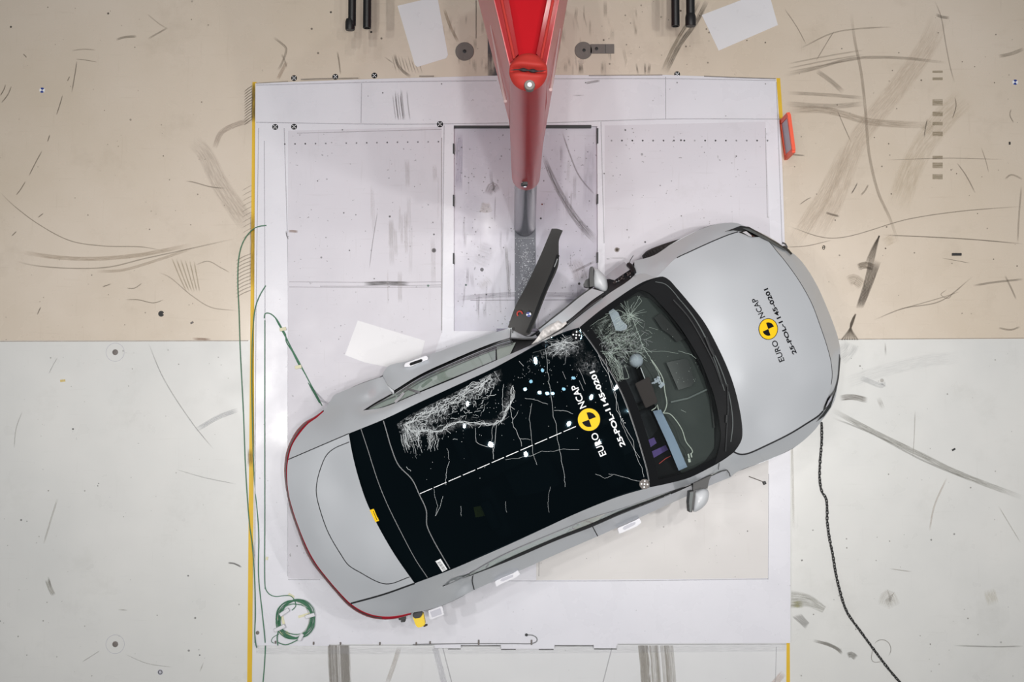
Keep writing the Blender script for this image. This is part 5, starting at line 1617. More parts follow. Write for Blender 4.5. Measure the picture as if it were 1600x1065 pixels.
# clean lips around the wheel openings
def skirt_at(p, z):
    i = min(range(nW), key=lambda k: (W_[k].xy - p.xy).length_squared)
    z = min(z, W_[i].z - .012)
    ins = 0.0
    for (i0_, z0_), (i1_, z1_) in zip(levels[1:], levels[2:]):
        if z1_ <= z <= z0_:
            ins = i1_ + (i0_ - i1_) * (z - z1_) / (z0_ - z1_)
    q = W_[i] + nrm[i] * (ins - .004)
    return Vector((q.x, q.y, z)), nrm[i]
for wc, wn in WC:
    t_ = Vector((wn.y, -wn.x, 0))
    vs = []; fs = []
    n_ = 40
    for k in range(n_ + 1):
        a = -.28 + (pi + .56) * k / n_
        for r in (.445, .375):
            q, m_ = skirt_at(Vector((wc.x, wc.y, 0)) - wn * .17 + t_ * (r * cos(a)), ZP + Rw + r * sin(a))
            vs.append(q)
        vs.append(q + m_ * .09)
    for k in range(n_):
        for j in range(2):
            fs.append((3 * k + j, 3 * k + j + 1, 3 * k + 4 + j, 3 * k + 3 + j))
    obj('wheel_arch', vs, fs, paint, car, True, 0, 50)
# underbody
ub = [Vector(((W_[i] + nrm[i] * .20).x, (W_[i] + nrm[i] * .20).y, 0)) for i in range(0, nW, 5)]
nu = len(ub)
obj('underbody', [q + Vector((0, 0, .24)) for q in ub] + [q + Vector((0, 0, .30)) for q in ub], [tuple(range(nu)), tuple(range(nu, 2 * nu))] + [(i, (i + 1) % nu, nu + (i + 1) % nu, nu + i) for i in range(nu)], 'dark_gap', car)


def wheel(c, n, steer=0.0, out=0.0):
    c = Vector((c.x, c.y, ZP + Rw)) - n * out
    a = math.atan2(-n.y, -n.x) + steer
    R = Matrix.Rotation(a, 3, 'Z') @ Matrix.Rotation(pi / 2, 3, 'Y')      # lathe axis -> outward
    wo = bpy.data.objects.new('wheel', None); COL.objects.link(wo); wo.parent = car
    wo.location = c - car_loc
    q = MB(); q.lathe(c, [(.26, -.11), (.33, -.115), (.352, -.10), (.36, -.06), (.36, .06), (.352, .10), (.33, .115), (.26, .11)], 56, R); q.build('tyre', 'tyre', wo, True, 50)
    q = MB(); q.lathe(c, [(.255, -.10), (.262, .085), (.255, .112), (.245, .112), (.235, .06), (.05, .05)], 48, R); rim = q.build('rim', 'alloy', wo, True, 40)
    q = MB()
    for k in range(5):
        b = 2 * pi * k / 5
        Rk = R @ Matrix.Rotation(b, 3, 'Z')
        q.box(c + Rk @ Vector((.14, 0, .085)), (.22, .06, .03), 0, Rk, 0, .008)
    q.build('spokes', 'alloy', rim)
    q = MB(); q.lathe(c + R @ Vector((0, 0, .08)), [(.045, 0), (.045, .02), (.03, .026)], 20, R); q.build('hub_cap', 'black_plastic', rim, True)
    q = MB()
    for k in range(56):
        b = 2 * pi * k / 56
        Rk = R @ Matrix.Rotation(b, 3, 'Z')
        q.box(c + Rk @ Vector((.359, 0, .0)), (.006, .022, .20), 0, Rk @ Matrix.Rotation(.4, 3, 'X'))
    q.build('tread', 'tyre', wo)
    return wo


for wc, wn in WC[:3]:
    wheel(wc, wn)
fw = U(1030, 388, .7)
wheel(WC[3][0], WC[3][1], radians(-13), .055)

# ---- handles, flap, plugs
def box_px(name, pts, z0, z1, material, parent, bev=.004):
    t = [U(p[0], p[1], z1) for p in pts]
    n = len(t)
    if sum(t[i].x * t[(i + 1) % n].y - t[(i + 1) % n].x * t[i].y for i in range(n)) < 0: t = t[::-1]
    b = [Vector((q.x, q.y, z0)) for q in t]
    bm = bmesh.new(); bv = [bm.verts.new(q) for q in b + t]
    bm.faces.new([bv[i] for i in range(n)][::-1]); bm.faces.new([bv[n + i] for i in range(n)])
    for i in range(n): bm.faces.new((bv[i], bv[(i + 1) % n], bv[n + (i + 1) % n], bv[n + i]))
    if bev: bmesh.ops.bevel(bm, geom=bm.edges[:], offset=bev, segments=2, affect='EDGES')
    bm.verts.index_update()
    o = obj(name, [v.co.copy() for v in bm.verts], [[v.index for v in f.verts] for f in bm.faces], material, parent)
    bm.free()
    return o


def handle(outer, innr, z, imat):
    h = box_px('door_handle', outer, z - .05, z, 'white_plastic', car)
    box_px('handle_recess', innr, z - .01, z + .004, imat, h, .002)


handle([(965, 825), (975, 820.5), (993, 812.5), (999, 809), (1002.5, 816), (995, 822), (972, 832), (967, 833.5)], [(973, 826), (974.5, 822.5), (988, 816), (993, 815), (993, 818), (990, 820.5), (976, 827.5)], .82, 'board_grey')
handle([(773, 908), (782, 903.5), (802, 895), (809.5, 890.5), (813, 897), (805, 902.5), (784, 911.5), (775.5, 916.5)], [(781.5, 907), (783.5, 904), (797, 898.5), (802, 897.5), (801.5, 901), (786, 907.8)], .82, 'board_grey')
handle([(631, 573), (633, 567), (665, 555.5), (668, 556.5), (669, 561), (640, 573)], [(639.5, 569), (641, 566.5), (658, 560.5), (660.5, 562), (659, 565), (641.5, 571)], .96, 'black_gloss')
fl = box_px('charge_flap', [(669, 953.5), (689, 946), (691, 947), (694, 960), (673, 968), (671, 966)], .76, .80, 'white_plastic', car)
box_px('flap_recess', [(672, 955.5), (688, 949.5), (690.5, 959), (675, 964.5)], .79, .804, 'board_grey', fl, .002)
pg = box_px('sensor_plug', [(644.5, 962.5), (661, 957), (664.5, 975), (660, 979), (652.5, 980.5), (649, 976)], .70, .78, 'yellow_plastic', car, .006)
tag(pg, 'yellow plug hanging at the rear corner')
box_px('plug_socket', [(645, 958), (659, 955), (660, 960), (656, 965), (648, 966), (645, 963)], .74, .80, 'dark_trim', pg, .004)
box_px('plug_tab', [(661, 977), (667, 974.5), (668, 977), (662, 979.5)], .72, .75, 'brown', pg, .002)
tp = box_px('tow_bracket', [(622, 962), (634, 960), (634.5, 967.5), (623, 969)], .70, .82, 'black_plastic', car, .004)
box_px('bracket_pin', [(626, 969), (633, 968), (633, 971.5), (626.5, 972)], .70, .78, 'black_plastic', tp, .003)
box_px('bracket_tab', [(634, 961), (638.5, 959.5), (637, 966), (634.5, 966.5)], .74, .80, 'board_grey', tp, .002)


# ---- roof glass details: seam lines, dashes, labels, cracks
mb = MB()
ribbon(mb, catmull([(599, 657, 0), (604, 674, 0), (611, 698, 0), (622.5, 726, 0), (644, 749, 0), (655, 772, 0), (666, 797, 0), (667, 820, 0), (676, 841, 0), (690, 866, 0), (703, 888, 0)]), 1.5, RZ, .003)
ribbon(mb, catmull([(564, 670, 0), (574, 700, 0), (590, 750, 0), (604, 785, 0), (627, 832, 0), (650, 875, 0), (668, 902, 0)]), 1.1, RZ, .003)
ribbon(mb, C['roof_front'], 2.0, RZ, .003)
mb.build_each('roof_seam', 'seam_grey', roof)
mb = MB()
t = 0.0
a0 = (656, 771); b0 = (903, 664.5)
for k in range(11):
    s0 = k / 11; s1 = s0 + .078
    ribbon(mb, [(a0[0] + (b0[0] - a0[0]) * x, a0[1] + (b0[1] - a0[1]) * x) for x in (s0, (s0 + s1) / 2, s1)], 1.15, RZ, .004)
mb.build('centre_dashes', 'white_ink', roof)
def decal_poly(name, pts, zf, dz, material, parent, step=6):
    return flat_poly(name, pts, zf, dz, material, parent, step, 0)
lb = decal_poly('yellow_label', [(577.5, 796.5), (584, 794.5), (592.5, 813), (586.5, 815.5)], RZ, .004, 'yellow_ink', roof)
mb = MB(); ribbon(mb, [(583, 798), (589, 812)], .8, RZ, .0055); ribbon(mb, [(585.5, 797), (590, 808)], .6, RZ, .0055); mb.build('label_print', 'black_ink', lb)
lb = decal_poly('barcode_label', [(680.5, 876.5), (688.5, 872.5), (699, 889), (691, 893)], RZ, .004, 'white_ink', roof)
mb = MB()
for k in range(9):
    u0 = 683 + k * 1.05; v0 = 879.5 + k * 1.45
    ribbon(mb, [(u0 + .6, v0 - .2), (u0 + 5.2, v0 - 2.5)], .6 if k % 3 else .9, RZ, .0055)
mb.build('label_print', 'black_ink', lb)
for cu, cv in ((900.5, 523), (1007, 756)):
    dd = decal_poly('round_target', [(cu + 8 * cos(a), cv + 8 * sin(a)) for a in np.linspace(0, 2 * pi, 24)[:-1]], RZ, .006, 'grey_plate' if cu > 1000 else 'black_ink', roof, 4)
    for k in range(5):
        r = 0 if k == 0 else 4.7
        a = .1 + k * pi / 2
        u, v = cu + r * cos(a), cv + r * sin(a)
        decal_poly('target_dot', [(u + 1.35 * cos(b), v + 1.35 * sin(b)) for b in np.linspace(0, 2 * pi, 13)[:-1]], RZ, .008, 'white_ink', dd, 4)
mb = MB()
for u, v in ((969, 650), (972, 654), (973.5, 657), (976, 660)):
    ribbon(mb, [(u, v), (u + 1, v + .5)], 1.2, RZ, .005)
mb.build('white_ticks', 'white_ink', roof)


# lettering
def text_on(name, s, p0, p1, cap_h, zf, dz, material, parent, bold=0.0, width=1.0):
    """text whose baseline runs from p0 to p1 in the picture, letters rising to the left of that direction"""
    cu = bpy.data.curves.new('lettering', 'FONT')
    cu.body = s
    cu.size = 1.0
    cu.offset = bold
    cu.resolution_u = 3
    to = bpy.data.objects.new('lettering', cu)
    COL.objects.link(to)
    dg = bpy.context.evaluated_depsgraph_get()
    me = bpy.data.meshes.new_from_object(to.evaluated_get(dg))
    bpy.data.objects.remove(to)
    xs = [v.co.x for v in me.vertices]; ys = [v.co.y for v in me.vertices]
    x0, x1 = min(xs), max(xs); y1 = max(ys); y0 = min(min(ys), 0)
    d = np.array(p1, float) - np.array(p0, float); Ln = np.linalg.norm(d); d /= Ln
    up = np.array((d[1], -d[0]))
    uv = [np.array(p0, float) + d * ((v.co.x - x0) / (x1 - x0) * Ln) + up * (v.co.y / y1 * cap_h) for v in me.vertices]
    vs = [U(q[0], q[1], zf(*q) + dz) for q in uv]
    fs = []
    for p in me.polygons:
        f = tuple(p.vertices)
        n_ = (vs[f[1]] - vs[f[0]]).cross(vs[f[2]] - vs[f[0]])
        fs.append(f if n_.z >= 0 else f[::-1])
    bpy.data.meshes.remove(me)
    return obj(name, vs, fs, material, parent)


def badge(cu, cv, ru, rv, zf, dz, parent, rot):
    P = [(cu + ru * cos(a), cv + rv * sin(a)) for a in np.linspace(0, 2 * pi, 41)[:-1]]
    b = decal_poly('yellow_badge', P, zf, dz, 'yellow_ink', parent, 7)
    m_ = MB()
    ribbon(m_, P + P[:1], .9, zf, dz + .002)
    m_.build('badge_rim', 'black_ink', b)
    for a0, a1 in ((rot[0], rot[1]), (rot[0] + 180, rot[1] + 180)):
        A = [(cu, cv)] + [(cu + ru * .64 * cos(radians(a)), cv - rv * .64 * sin(radians(a))) for a in np.linspace(a0, a1, 12)]
        decal_poly('badge_quadrant', A, zf, dz + .003, 'black_ink', b, 6)
    return b


badge(920.3, 655.3, 17.8, 18.0, RZ, .005, roof, (20, 110))
text_on('lettering', 'EURO', (947.5, 709.5), (932, 674.5), 10.5, RZ, .005, 'white_ink', roof, .012)
text_on('lettering', 'NCAP', (916, 635), (901.5, 600), 10.5, RZ, .005, 'white_ink', roof, .012)
text_on('lettering', '25-POL-1145-0201', (977, 695.5), (928.5, 578.5), 8.2, RZ, .005, 'white_ink', roof, .03)
badge(1200.5, 513.8, 14.6, 16.3, HZ, .005, hood, (22, 112))
text_on('lettering', 'EURO', (1226, 563), (1213, 530.5), 8.5, HZ, .005, 'black_ink', hood, .008)
text_on('lettering', 'NCAP', (1195.5, 494.5), (1182, 464.5), 8.5, HZ, .005, 'black_ink', hood, .008)
text_on('lettering', '25-POL-1145-0201', (1245, 551.5), (1199.5, 449.5), 6.6, HZ, .005, 'black_ink', hood, .028)

# cracks
def fract(a, b, rough, n=4):
    P = [a, b]
    for _ in range(n):
        Q = [P[0]]
        for i in range(len(P) - 1):
            p, q = P[i], P[i + 1]
            L_ = math.hypot(q[0] - p[0], q[1] - p[1])
            o_ = RND.gauss(0, rough) * L_
            dx, dy = (q[0] - p[0]) / (L_ + 1e-9), (q[1] - p[1]) / (L_ + 1e-9)
            Q += [((p[0] + q[0]) / 2 - dy * o_, (p[1] + q[1]) / 2 + dx * o_), q]
        P = Q
    return P


def crack_path(mb, pts, wd, rough, zf, dz, n=3):
    out = [pts[0]]
    for i in range(len(pts) - 1):
        out += fract(pts[i], pts[i + 1], rough, n)[1:]
    ribbon(mb, out, wd, zf, dz)
    return out


def pdist(u, v, P):
    best = 1e9
    for i in range(len(P) - 1):
        ax, ay = P[i][:2]; dx, dy = P[i + 1][0] - ax, P[i + 1][1] - ay
        t = max(0, min(1, ((u - ax) * dx + (v - ay) * dy) / (dx * dx + dy * dy + 1e-9)))
        best = min(best, math.hypot(u - ax - dx * t, v - ay - dy * t))
    return best


def veil(poly, strength, zf, dz, material, parent):
    """crazed patch: strength(u, v) is stored on the mesh"""
    V, T = sheet_mesh([p[:2] for p in resample([(*p, 0) for p in poly + poly[:1]], max(20, len(poly) * 5))[:-1]], 4.5)
    vs = [U(p[0], p[1], zf(*p) + dz) for p in V]
    fs = []
    for t in T:
        n_ = (vs[t[1]] - vs[t[0]]).cross(vs[t[2]] - vs[t[0]])
        fs.append(tuple(t) if n_.z > 0 else tuple(t[::-1]))
    o = obj('crazed_patch', vs, fs, material, parent, True)
    o.data.attributes.new('veil', 'FLOAT', 'POINT')
    at = o.data.attributes['veil']
    for i, p in enumerate(V):
        at.data[i].value = strength(*p)
    return o


rg = [(630, 664), (650, 652), (672, 641), (700, 626), (728, 611), (752, 600), (768, 588)]
veil([(620, 662), (640, 648), (672, 632), (712, 612), (750, 592), (785, 574), (800, 590), (795, 640), (786, 662), (740, 668), (700, 676), (668, 690), (650, 712), (632, 700)],
     lambda u, v: max(0, 1.05 - pdist(u, v, rg) / (26 if u < 700 else 16)) ** 1.2 + .55 * max(0, 1 - pdist(u, v, [(634, 664), (650, 674), (690, 672), (716, 660), (770, 663), (788, 650), (800, 605)]) / 7), RZ, .0025, 'veil', roof)
veil([(826, 556), (850, 546), (880, 530), (905, 520), (925, 545), (940, 575), (925, 590), (890, 575), (850, 580)],
     lambda u, v: max(0, 1 - math.hypot((u - 878) / 38, (v - 542) / 17)) ** .8 + .3 * max(0, 1 - math.hypot((u - 920) / 26, (v - 570) / 22)), RZ, .0025, 'veil', roof)
veil([(915, 520), (950, 488), (985, 470), (1010, 490), (1012, 550), (990, 590), (968, 592), (940, 556)],
     lambda u, v: max(0, 1 - math.hypot((u - 962) / 46, (v - 532) / 50)) ** .8, WZ, .0035, 'veil_green', ws)
rz_s = RZ
mbA = MB(); mbB = MB()
ridge = [(633, 663), (650, 652), (672, 641), (700, 626), (728, 611), (752, 600), (768, 588)]
for k in range(5):
    crack_path(mbA, [(p[0] + RND.uniform(-4, 4), p[1] + RND.uniform(-3, 5)) for p in ridge], 0.7, .10, rz_s, .003, 4)
def along(pts, t):
    i = min(len(pts) - 2, int(t * (len(pts) - 1))); f = t * (len(pts) - 1) - i
    return (pts[i][0] + (pts[i + 1][0] - pts[i][0]) * f, pts[i][1] + (pts[i + 1][1] - pts[i][1]) * f)
# frosty veil below the ridge
for k in range(300):
    t = RND.random() ** 1.1
    p = along(ridge, t)
    d = abs(RND.gauss(0, 1)) * (26 - 14 * t)
    q = (p[0] + RND.uniform(-8, 8) + d * .1, p[1] + d + RND.uniform(0, 4))
    a = RND.uniform(-.9, .6) + (pi / 2 if RND.random() < .4 else -.45)
    l = RND.uniform(3, 11)
    crack_path(mbA if RND.random() < .55 else mbB, [q, (q[0] + l * cos(a), q[1] + l * sin(a))], RND.choice((.35, .45, .6)), .10, rz_s, .003, 2)
for k in range(46):                                   # hanging streaks at the rear corner
    x = RND.uniform(626, 652); y = 664 + (x - 626) * -.3 + RND.uniform(0, 24)
    l = RND.uniform(10, 38)
    crack_path(mbA if k % 2 else mbB, [(x, y), (x + l * .25, y + l * .92)], RND.choice((.35, .55)), .06, rz_s, .003, 3)
for k in range(16):
    x = RND.uniform(668, 690); y = RND.uniform(660, 690)
    crack_path(mbA, [(x, y), (x + RND.uniform(-4, 3), y + RND.uniform(8, 20))], .45, .08, rz_s, .003, 3)
main = [(634, 664), (640, 672), (654, 674), (668, 672), (678, 674), (690, 672), (702, 664), (716, 659), (736, 661), (756, 662), (772, 663), (786, 656), (790, 642), (798, 630), (801, 603)]
for k in range(4):
    crack_path(mbA, [(p[0] + RND.uniform(-1.5, 1.5), p[1] + RND.uniform(-1.5, 1.5)) for p in main], 0.6, .10, rz_s, .003, 3)
for k in range(70):
    p = along(main, RND.random())
    a = RND.uniform(0, 2 * pi); l = RND.uniform(3, 12)
    crack_path(mbB if k % 3 else mbA, [p, (p[0] + l * cos(a), p[1] + l * sin(a))], .45, .1, rz_s, .003, 2)
for P, wd in (([(743, 668), (744, 690), (750, 694), (766, 698)], .9), ([(776, 664), (774, 684), (770, 705), (771, 717)], 1.1), ([(771, 664), (768, 690), (772, 705)], .8), ([(797, 628), (799, 645), (801, 660), (812, 685), (815, 697)], 1.0), ([(787, 600), (785, 630), (788, 655)], .8),
              ([(812, 685), (829, 687)], .7), ([(831, 630), (830, 680), (832, 705), (839, 726)], .7), ([(856, 595), (862, 625), (870, 675), (877, 720), (883, 760)], .8), ([(866, 641), (880, 641), (895, 646)], .8), ([(802, 655), (809, 643)], .8), ([(820, 622), (840, 625), (856, 631)], .7),
              ([(702, 720), (698, 735), (696, 750), (697, 757)], .9), ([(698, 700), (702, 718)], .6), ([(678, 760), (684, 790), (680, 806)], .7), ([(692, 775), (688, 790), (680, 806)], .9), ([(790, 718), (830, 712), (865, 705), (905, 702)], .7), ([(674, 676), (672, 690), (668, 703)], .9), ([(852, 545), (855, 580), (858, 595)], .7),
              ([(772, 580), (778, 590), (782, 595)], .9), ([(811, 564), (818, 572)], .9), ([(946, 560), (955, 600), (965, 630), (970, 660), (985, 690), (1000, 715)], .7), ([(935, 555), (948, 580), (960, 610), (963, 640), (975, 665), (990, 690), (1003, 730), (1006, 745)], .9), ([(904, 575), (915, 600)], .7), ([(930, 740), (945, 747), (957, 742)], .7),
              ([(720, 790), (721, 806)], .6), ([(790, 783), (792, 800)], .5), ([(860, 760), (856, 785), (858, 800)], .5), ([(951, 740), (975, 745), (1003, 752)], .7), ([(905, 594), (912, 610)], .6), ([(879, 580), (884, 592)], .6)):
    crack_path(mbA, P, wd * .5, .04, rz_s, .003, 3)
# star at the front corner
for k in range(90):
    c0 = (878 + RND.gauss(0, 7), 540 + RND.gauss(0, 5))
    a = RND.uniform(0, 2 * pi); l = abs(RND.gauss(0, 16)) + 3
    crack_path(mbA if k % 2 else mbB, [c0, (c0[0] + l * cos(a), c0[1] + l * sin(a) * .6)], RND.choice((.3, .4, .5)), .07, rz_s, .003, 2)
for k in range(60):
    c0 = (RND.uniform(815, 900), 0); c0 = (c0[0], 566 - (c0[0] - 815) * .5 + RND.uniform(0, 20))
    a = RND.uniform(0, 2 * pi); l = RND.uniform(2, 7)
    crack_path(mbB, [c0, (c0[0] + l * cos(a), c0[1] + l * sin(a))], .45, .1, rz_s, .003, 2)
for k in range(240):                                  # glass grains
    x = RND.uniform(630, 960); y = 700 - (x - 630) * .42 + abs(RND.gauss(0, 45)) - 40
    e = 655 - (x - 600) * .49
    if y < e + 6 or y > e + 190: continue
    mbA.disc(U(x, y, RZ(x, y) + .003), RND.uniform(.001, .0028), 6)
tag(mbA.build('crack', 'crack', roof), kind='stuff')
tag(mbB.build('crack', 'crack_soft', roof), kind='stuff')
# windscreen cracks
mbA = MB(); mbB = MB()
for k in range(260):
    t = RND.random()
    x = RND.gauss(968, 20); y = RND.gauss(535, 16)
    if x < 926 + max(0, (y - 520)) * .6 or y < 500 or x > 1012: continue
    a = RND.gauss(-.55, .35) if RND.random() < .6 else RND.gauss(.9, .4)
    l = RND.uniform(4, 18)
    crack_path(mbA if k % 2 else mbB, [(x, y), (x + l * cos(a), y + l * sin(a))], RND.choice((.3, .42)), .04, WZ, .004, 2)
for k in range(60):
    a = RND.uniform(0, 2 * pi); l = abs(RND.gauss(0, 14)) + 4
    c0 = (983 + RND.gauss(0, 3), 494 + RND.gauss(0, 3))
    crack_path(mbA, [c0, (c0[0] + l * cos(a), c0[1] + l * sin(a) * .8)], .38, .05, WZ, .004, 2)
for k in range(12):
    crack_path(mbA, [(938 + k * 1.2, 548), (954 + k * 1.6, 572), (966 + k * .8, 590 + RND.uniform(0, 6))], .4, .05, WZ, .004, 3)
for P, wd in (([(930, 492), (950, 490), (966, 484)], 1.0), ([(966, 484), (985, 492), (1000, 498)], .9), ([(985, 492), (990, 480), (1000, 462)], .9), ([(996, 462), (1003, 470), (985, 492)], .8), ([(940, 552), (970, 549), (1005, 550), (1060, 552)], .7), ([(920, 512), (935, 500), (950, 492)], .8), ([(960, 555), (966, 575), (973, 592), (983, 590), (976, 570)], 1.0),
              ([(988, 497), (997, 520), (1007, 545), (1018, 563), (1028, 580), (1034, 600)], 1.3), ([(1060, 548), (1075, 552), (1088, 560)], .9), ([(1064, 640), (1072, 644)], .8), ([(1014, 511), (1028, 515)], .6), ([(900, 515), (912, 524), (925, 512)], .6)):
    crack_path(mbA, P, wd * .6, .04, WZ, .004, 3)
for k in range(60):
    x = RND.uniform(1000, 1095); y = RND.uniform(490, 600)
    if inpoly(x, y, [(q[0], q[1]) for q in dash]):
        mbA.disc(U(x, y, WZ(x, y) + .004), RND.uniform(.001, .003), 6)
tag(mbA.build('crack', 'crack_green', ws), kind='stuff')
tag(mbB.build('crack', 'crack_soft', ws), kind='stuff')

# ================================================================== SHEETS
def sheet(pts, label, z=.004, z0=0.0):
    mb = MB(); slab(mb, pts, z0, z)
    o = mb.build('cover_sheet', 'sheet')
    tag(o, label, 'sheet', 'white cover sheets on the floor')
    return o


sheet([(621, 9), (676, -4), (684, -2), (700, 86), (697, 91), (652, 104.5), (648, 101)], 'white sheet lying left of the red pole, beside the pipe pair')
sheet([(1096.5, 23.5), (1200, -16), (1215.5, 39), (1123, 79)], 'white sheet lying on beige floor right of the right pipe pair')
sheet([(559, 500.5), (664, 532), (655, 566), (640, 580), (570, 566), (539, 554.5)], 'white sheet half under the car behind its rear door', ZP + .008, ZP + .003)

# ================================================================== ANCHOR PLATES
p = U(726, 80.5)
mb = MB(); mb.lathe((p.x, p.y, 0), [(.088, 0), (.088, .006), (.085, .008)], 36)
o = mb.build('anchor_plate', 'grey_plate'); tag(o, 'round grey floor plate left of the red pole', 'floor plate')
mb = MB(); mb.lathe((p.x, p.y, .008), [(.017, 0), (.017, .004), (.008, .005)], 16); mb.build_each('plate_bolt', 'black_plastic', o)
p = U(911.5, 79)
mb = MB(); mb.lathe((p.x, p.y, 0), [(.083, 0), (.083, .006), (.080, .008)], 36)
b1_ = U(941, 76.5); mb.box((b1_.x, b1_.y, .004), (.225, .09, .008), 0, bev=.002)
o = mb.build('anchor_plate', 'grey_plate'); tag(o, 'keyhole-shaped grey floor plate right of the red pole', 'floor plate')
mb = MB()
for u, v in ((912.5, 79), (932, 76.5)):
    q = U(u, v); mb.lathe((q.x, q.y, .008), [(.016, 0), (.016, .004), (.008, .005)], 16)
mb.build_each('plate_bolt', 'black_plastic', o)
mb = MB(); q = U(946, 76.5); mb.box((q.x, q.y, .0085), (.004, .08, .002)); mb.build('plate_groove', 'dark_trim', o)

# ================================================================== FLOOR TARGETS
def target(u, v, z, label, r=5.0, rot=0.0, crumpled=False):
    p = U(u, v, z)
    R = r * px(z)
    mb = MB(); mb.lathe((p.x, p.y, z), [(R, 0), (R, .003), (R * .98, .0035)], 28)
    o = mb.build('target_sticker', 'black_ink')
    tag(o, label, 'target sticker', 'round black target stickers with white dots')
    mb = MB()
    for k in range(5):
        a = rot + k * pi / 2
        rr = 0 if k == 4 else R * .56
        mb.disc((p.x + rr * cos(a), p.y + rr * sin(a), z + .0042), R * (.2 if k < 4 else .2), 12)
    mb.build('target_dot', 'white_ink', o)
    return o


target(459.5, 122, .0, 'black dotted target above the platform edge, leftmost of three in a row', 4.6, .78)
target(524, 120, .0, 'black dotted target above the platform edge, middle of three in a row', 4.6, .78)
target(585, 118, .0, 'black dotted target above the platform edge, nearest the left white sheet', 4.6, .78)
target(1058, 116, .0, 'black dotted target above the platform edge, right of the pole', 4.6, .78)
target(430, 198.3, ZP, 'black dotted target on the platform, left one of the close pair', 4.6, .78)
target(459.5, 198, ZP, 'black dotted target on the platform, right one of the close pair', 4.6, .78)
target(687.5, 194, ZP, 'black dotted target on the platform beside the pole slot corner', 4.9, .78)


def blue_target(u, v, label):
    p = U(u, v)
    R = .026
    mb = MB(); mb.lathe((p.x, p.y, 0), [(R, 0), (R, .003)], 24)
    o = mb.build('blue_target', 'paper_white'); tag(o, label, 'target sticker', 'blue and white quartered targets')
    mb = MB()
    mb.disc((p.x, p.y, .004), R * .98, 8, None, 0, radians(40), radians(130)); mb.disc((p.x, p.y, .004), R * .98, 8, None, 0, radians(220), radians(310))
    mb.build('target_quadrant', 'target_blue', o)


blue_target(66, 141, 'blue and white quartered target on beige floor at far left')
blue_target(1586, 128.5, 'blue and white quartered target on beige floor at far right')

# small debris and fittings on the floor
def bit(name, u, v, du, dv, rot, h, material, label, cat, z=0.0, bev=.002):
    p = U(u, v, z + h)
    mb = MB(); mb.box((p.x, p.y, z + h / 2), (du * px(), dv * px(), h), rot, bev=bev)
    o = mb.build(name, material); tag(o, label, cat)
    return o


bit('magnet_block', 1495.5, 397, 14.5, 4, 0, .02, 'black_rubber', 'small black bar on beige floor right of the skid marks', 'block')
bit('rubber_scrap', 1490.5, 702, 5.5, 2.6, .5, .012, 'black_rubber', 'tiny black scrap on white floor right of the chain', 'scrap')
bit('rubber_scrap', 1578, 223.5, 2.5, 4.5, 0, .01, 'black_rubber', 'tiny black scrap on beige floor below the right blue target', 'scrap')
mb = MB(); q = U(252, 490)
for k in range(9):
    a = k * .7; mb.box((q.x + .016 * cos(a) * (k > 0), q.y + .016 * sin(a) * (k > 0), .004), (.022, .016, .008), a, bev=.003)
o = mb.build('crumpled_target', 'black_plastic'); tag(o, 'crumpled dark sticker on beige floor at left, above the paint joint', 'scrap')
mb = MB(); q = U(300, 504); mb.box((q.x, q.y, .003), (.03, .018, .006), .5, bev=.002); o = mb.build('rubber_scrap', 'grey_plate'); tag(o, 'small grey scrap lying below the crumpled dark sticker', 'scrap')
q = U(1287, 386.5)
mb = MB(); mb.lathe((q.x, q.y, 0), [(.026, 0), (.026, .003)], 20); o = mb.build('floor_sticker', 'beige'); tag(o, 'pale round sticker with a black mark, ahead of the headlamp', 'sticker')
mb = MB(); mb.tube([(q.x + .010 * cos(a) * (1 + .2 * sin(2 * a)), q.y + .018 * sin(a), .004) for a in np.linspace(0, 2 * pi, 20)], .003, 6); mb.tube([(q.x - .009, q.y, .004), (q.x + .009, q.y + .004, .004)], .003, 6); mb.build('sticker_mark', 'black_ink', o)
for u, v, lab in ((180, 550, 'grey anchor socket in the white floor just below the paint joint'), (180, 1006, 'grey anchor socket in the white floor near the bottom left')):
    q = U(u, v)
    mb = MB(); mb.tube([(q.x + .085 * cos(a), q.y + .085 * sin(a), .0) for a in np.linspace(0, 2 * pi, 40)[:-1]], .002, 6, closed=True)
    o = mb.build('anchor_ring', 'board_grey'); tag(o, lab, 'floor anchor')
    mb = MB(); mb.lathe((q.x, q.y, 0), [(.028, 0), (.026, .004), (.012, .006)], 9); mb.build('anchor_socket', 'grey_plate', o)
q = U(250.5, 1049.5)
mb = MB(); mb.lathe((q.x, q.y, 0), [(.026, 0), (.026, .003), (.02, .004)], 20); o = mb.build('floor_screw', 'board_grey'); tag(o, 'small round screw cap in white floor near bottom left', 'screw')
mb = MB(); mb.tube([(q.x + .017 * cos(a), q.y + .017 * sin(a), .005) for a in np.linspace(0, 2 * pi, 20)[:-1]], .003, 6, closed=True); mb.build('screw_slot', 'dark_trim', o)
q = U(402.5, 988, ZP)
mb = MB(); mb.lathe((q.x, q.y, ZP), [(.017, 0), (.017, .004), (.008, .006)], 16); o = mb.build('platform_bolt', 'grey_plate'); tag(o, 'dark round bolt on the platform, left of the cable coil', 'bolt')
mb = MB(); p0 = U(1170, 744, ZP); p1 = U(1194, 753, ZP)
mb.tube([p0 + Vector((0, 0, .006)), p0.lerp(p1, .5) + Vector((0, 0, .006)), p1 + Vector((0, 0, .006))], .004, 8); o = mb.build('loose_pin', 'grey_plate'); tag(o, 'thin loose pin on platform beside the right front fender', 'pin')
mb = MB(); mb.box(p1 + Vector((0, -.006, .01)), (.03, .03, .02), .4, bev=.006); mb.build('pin_head', 'black_plastic', o)
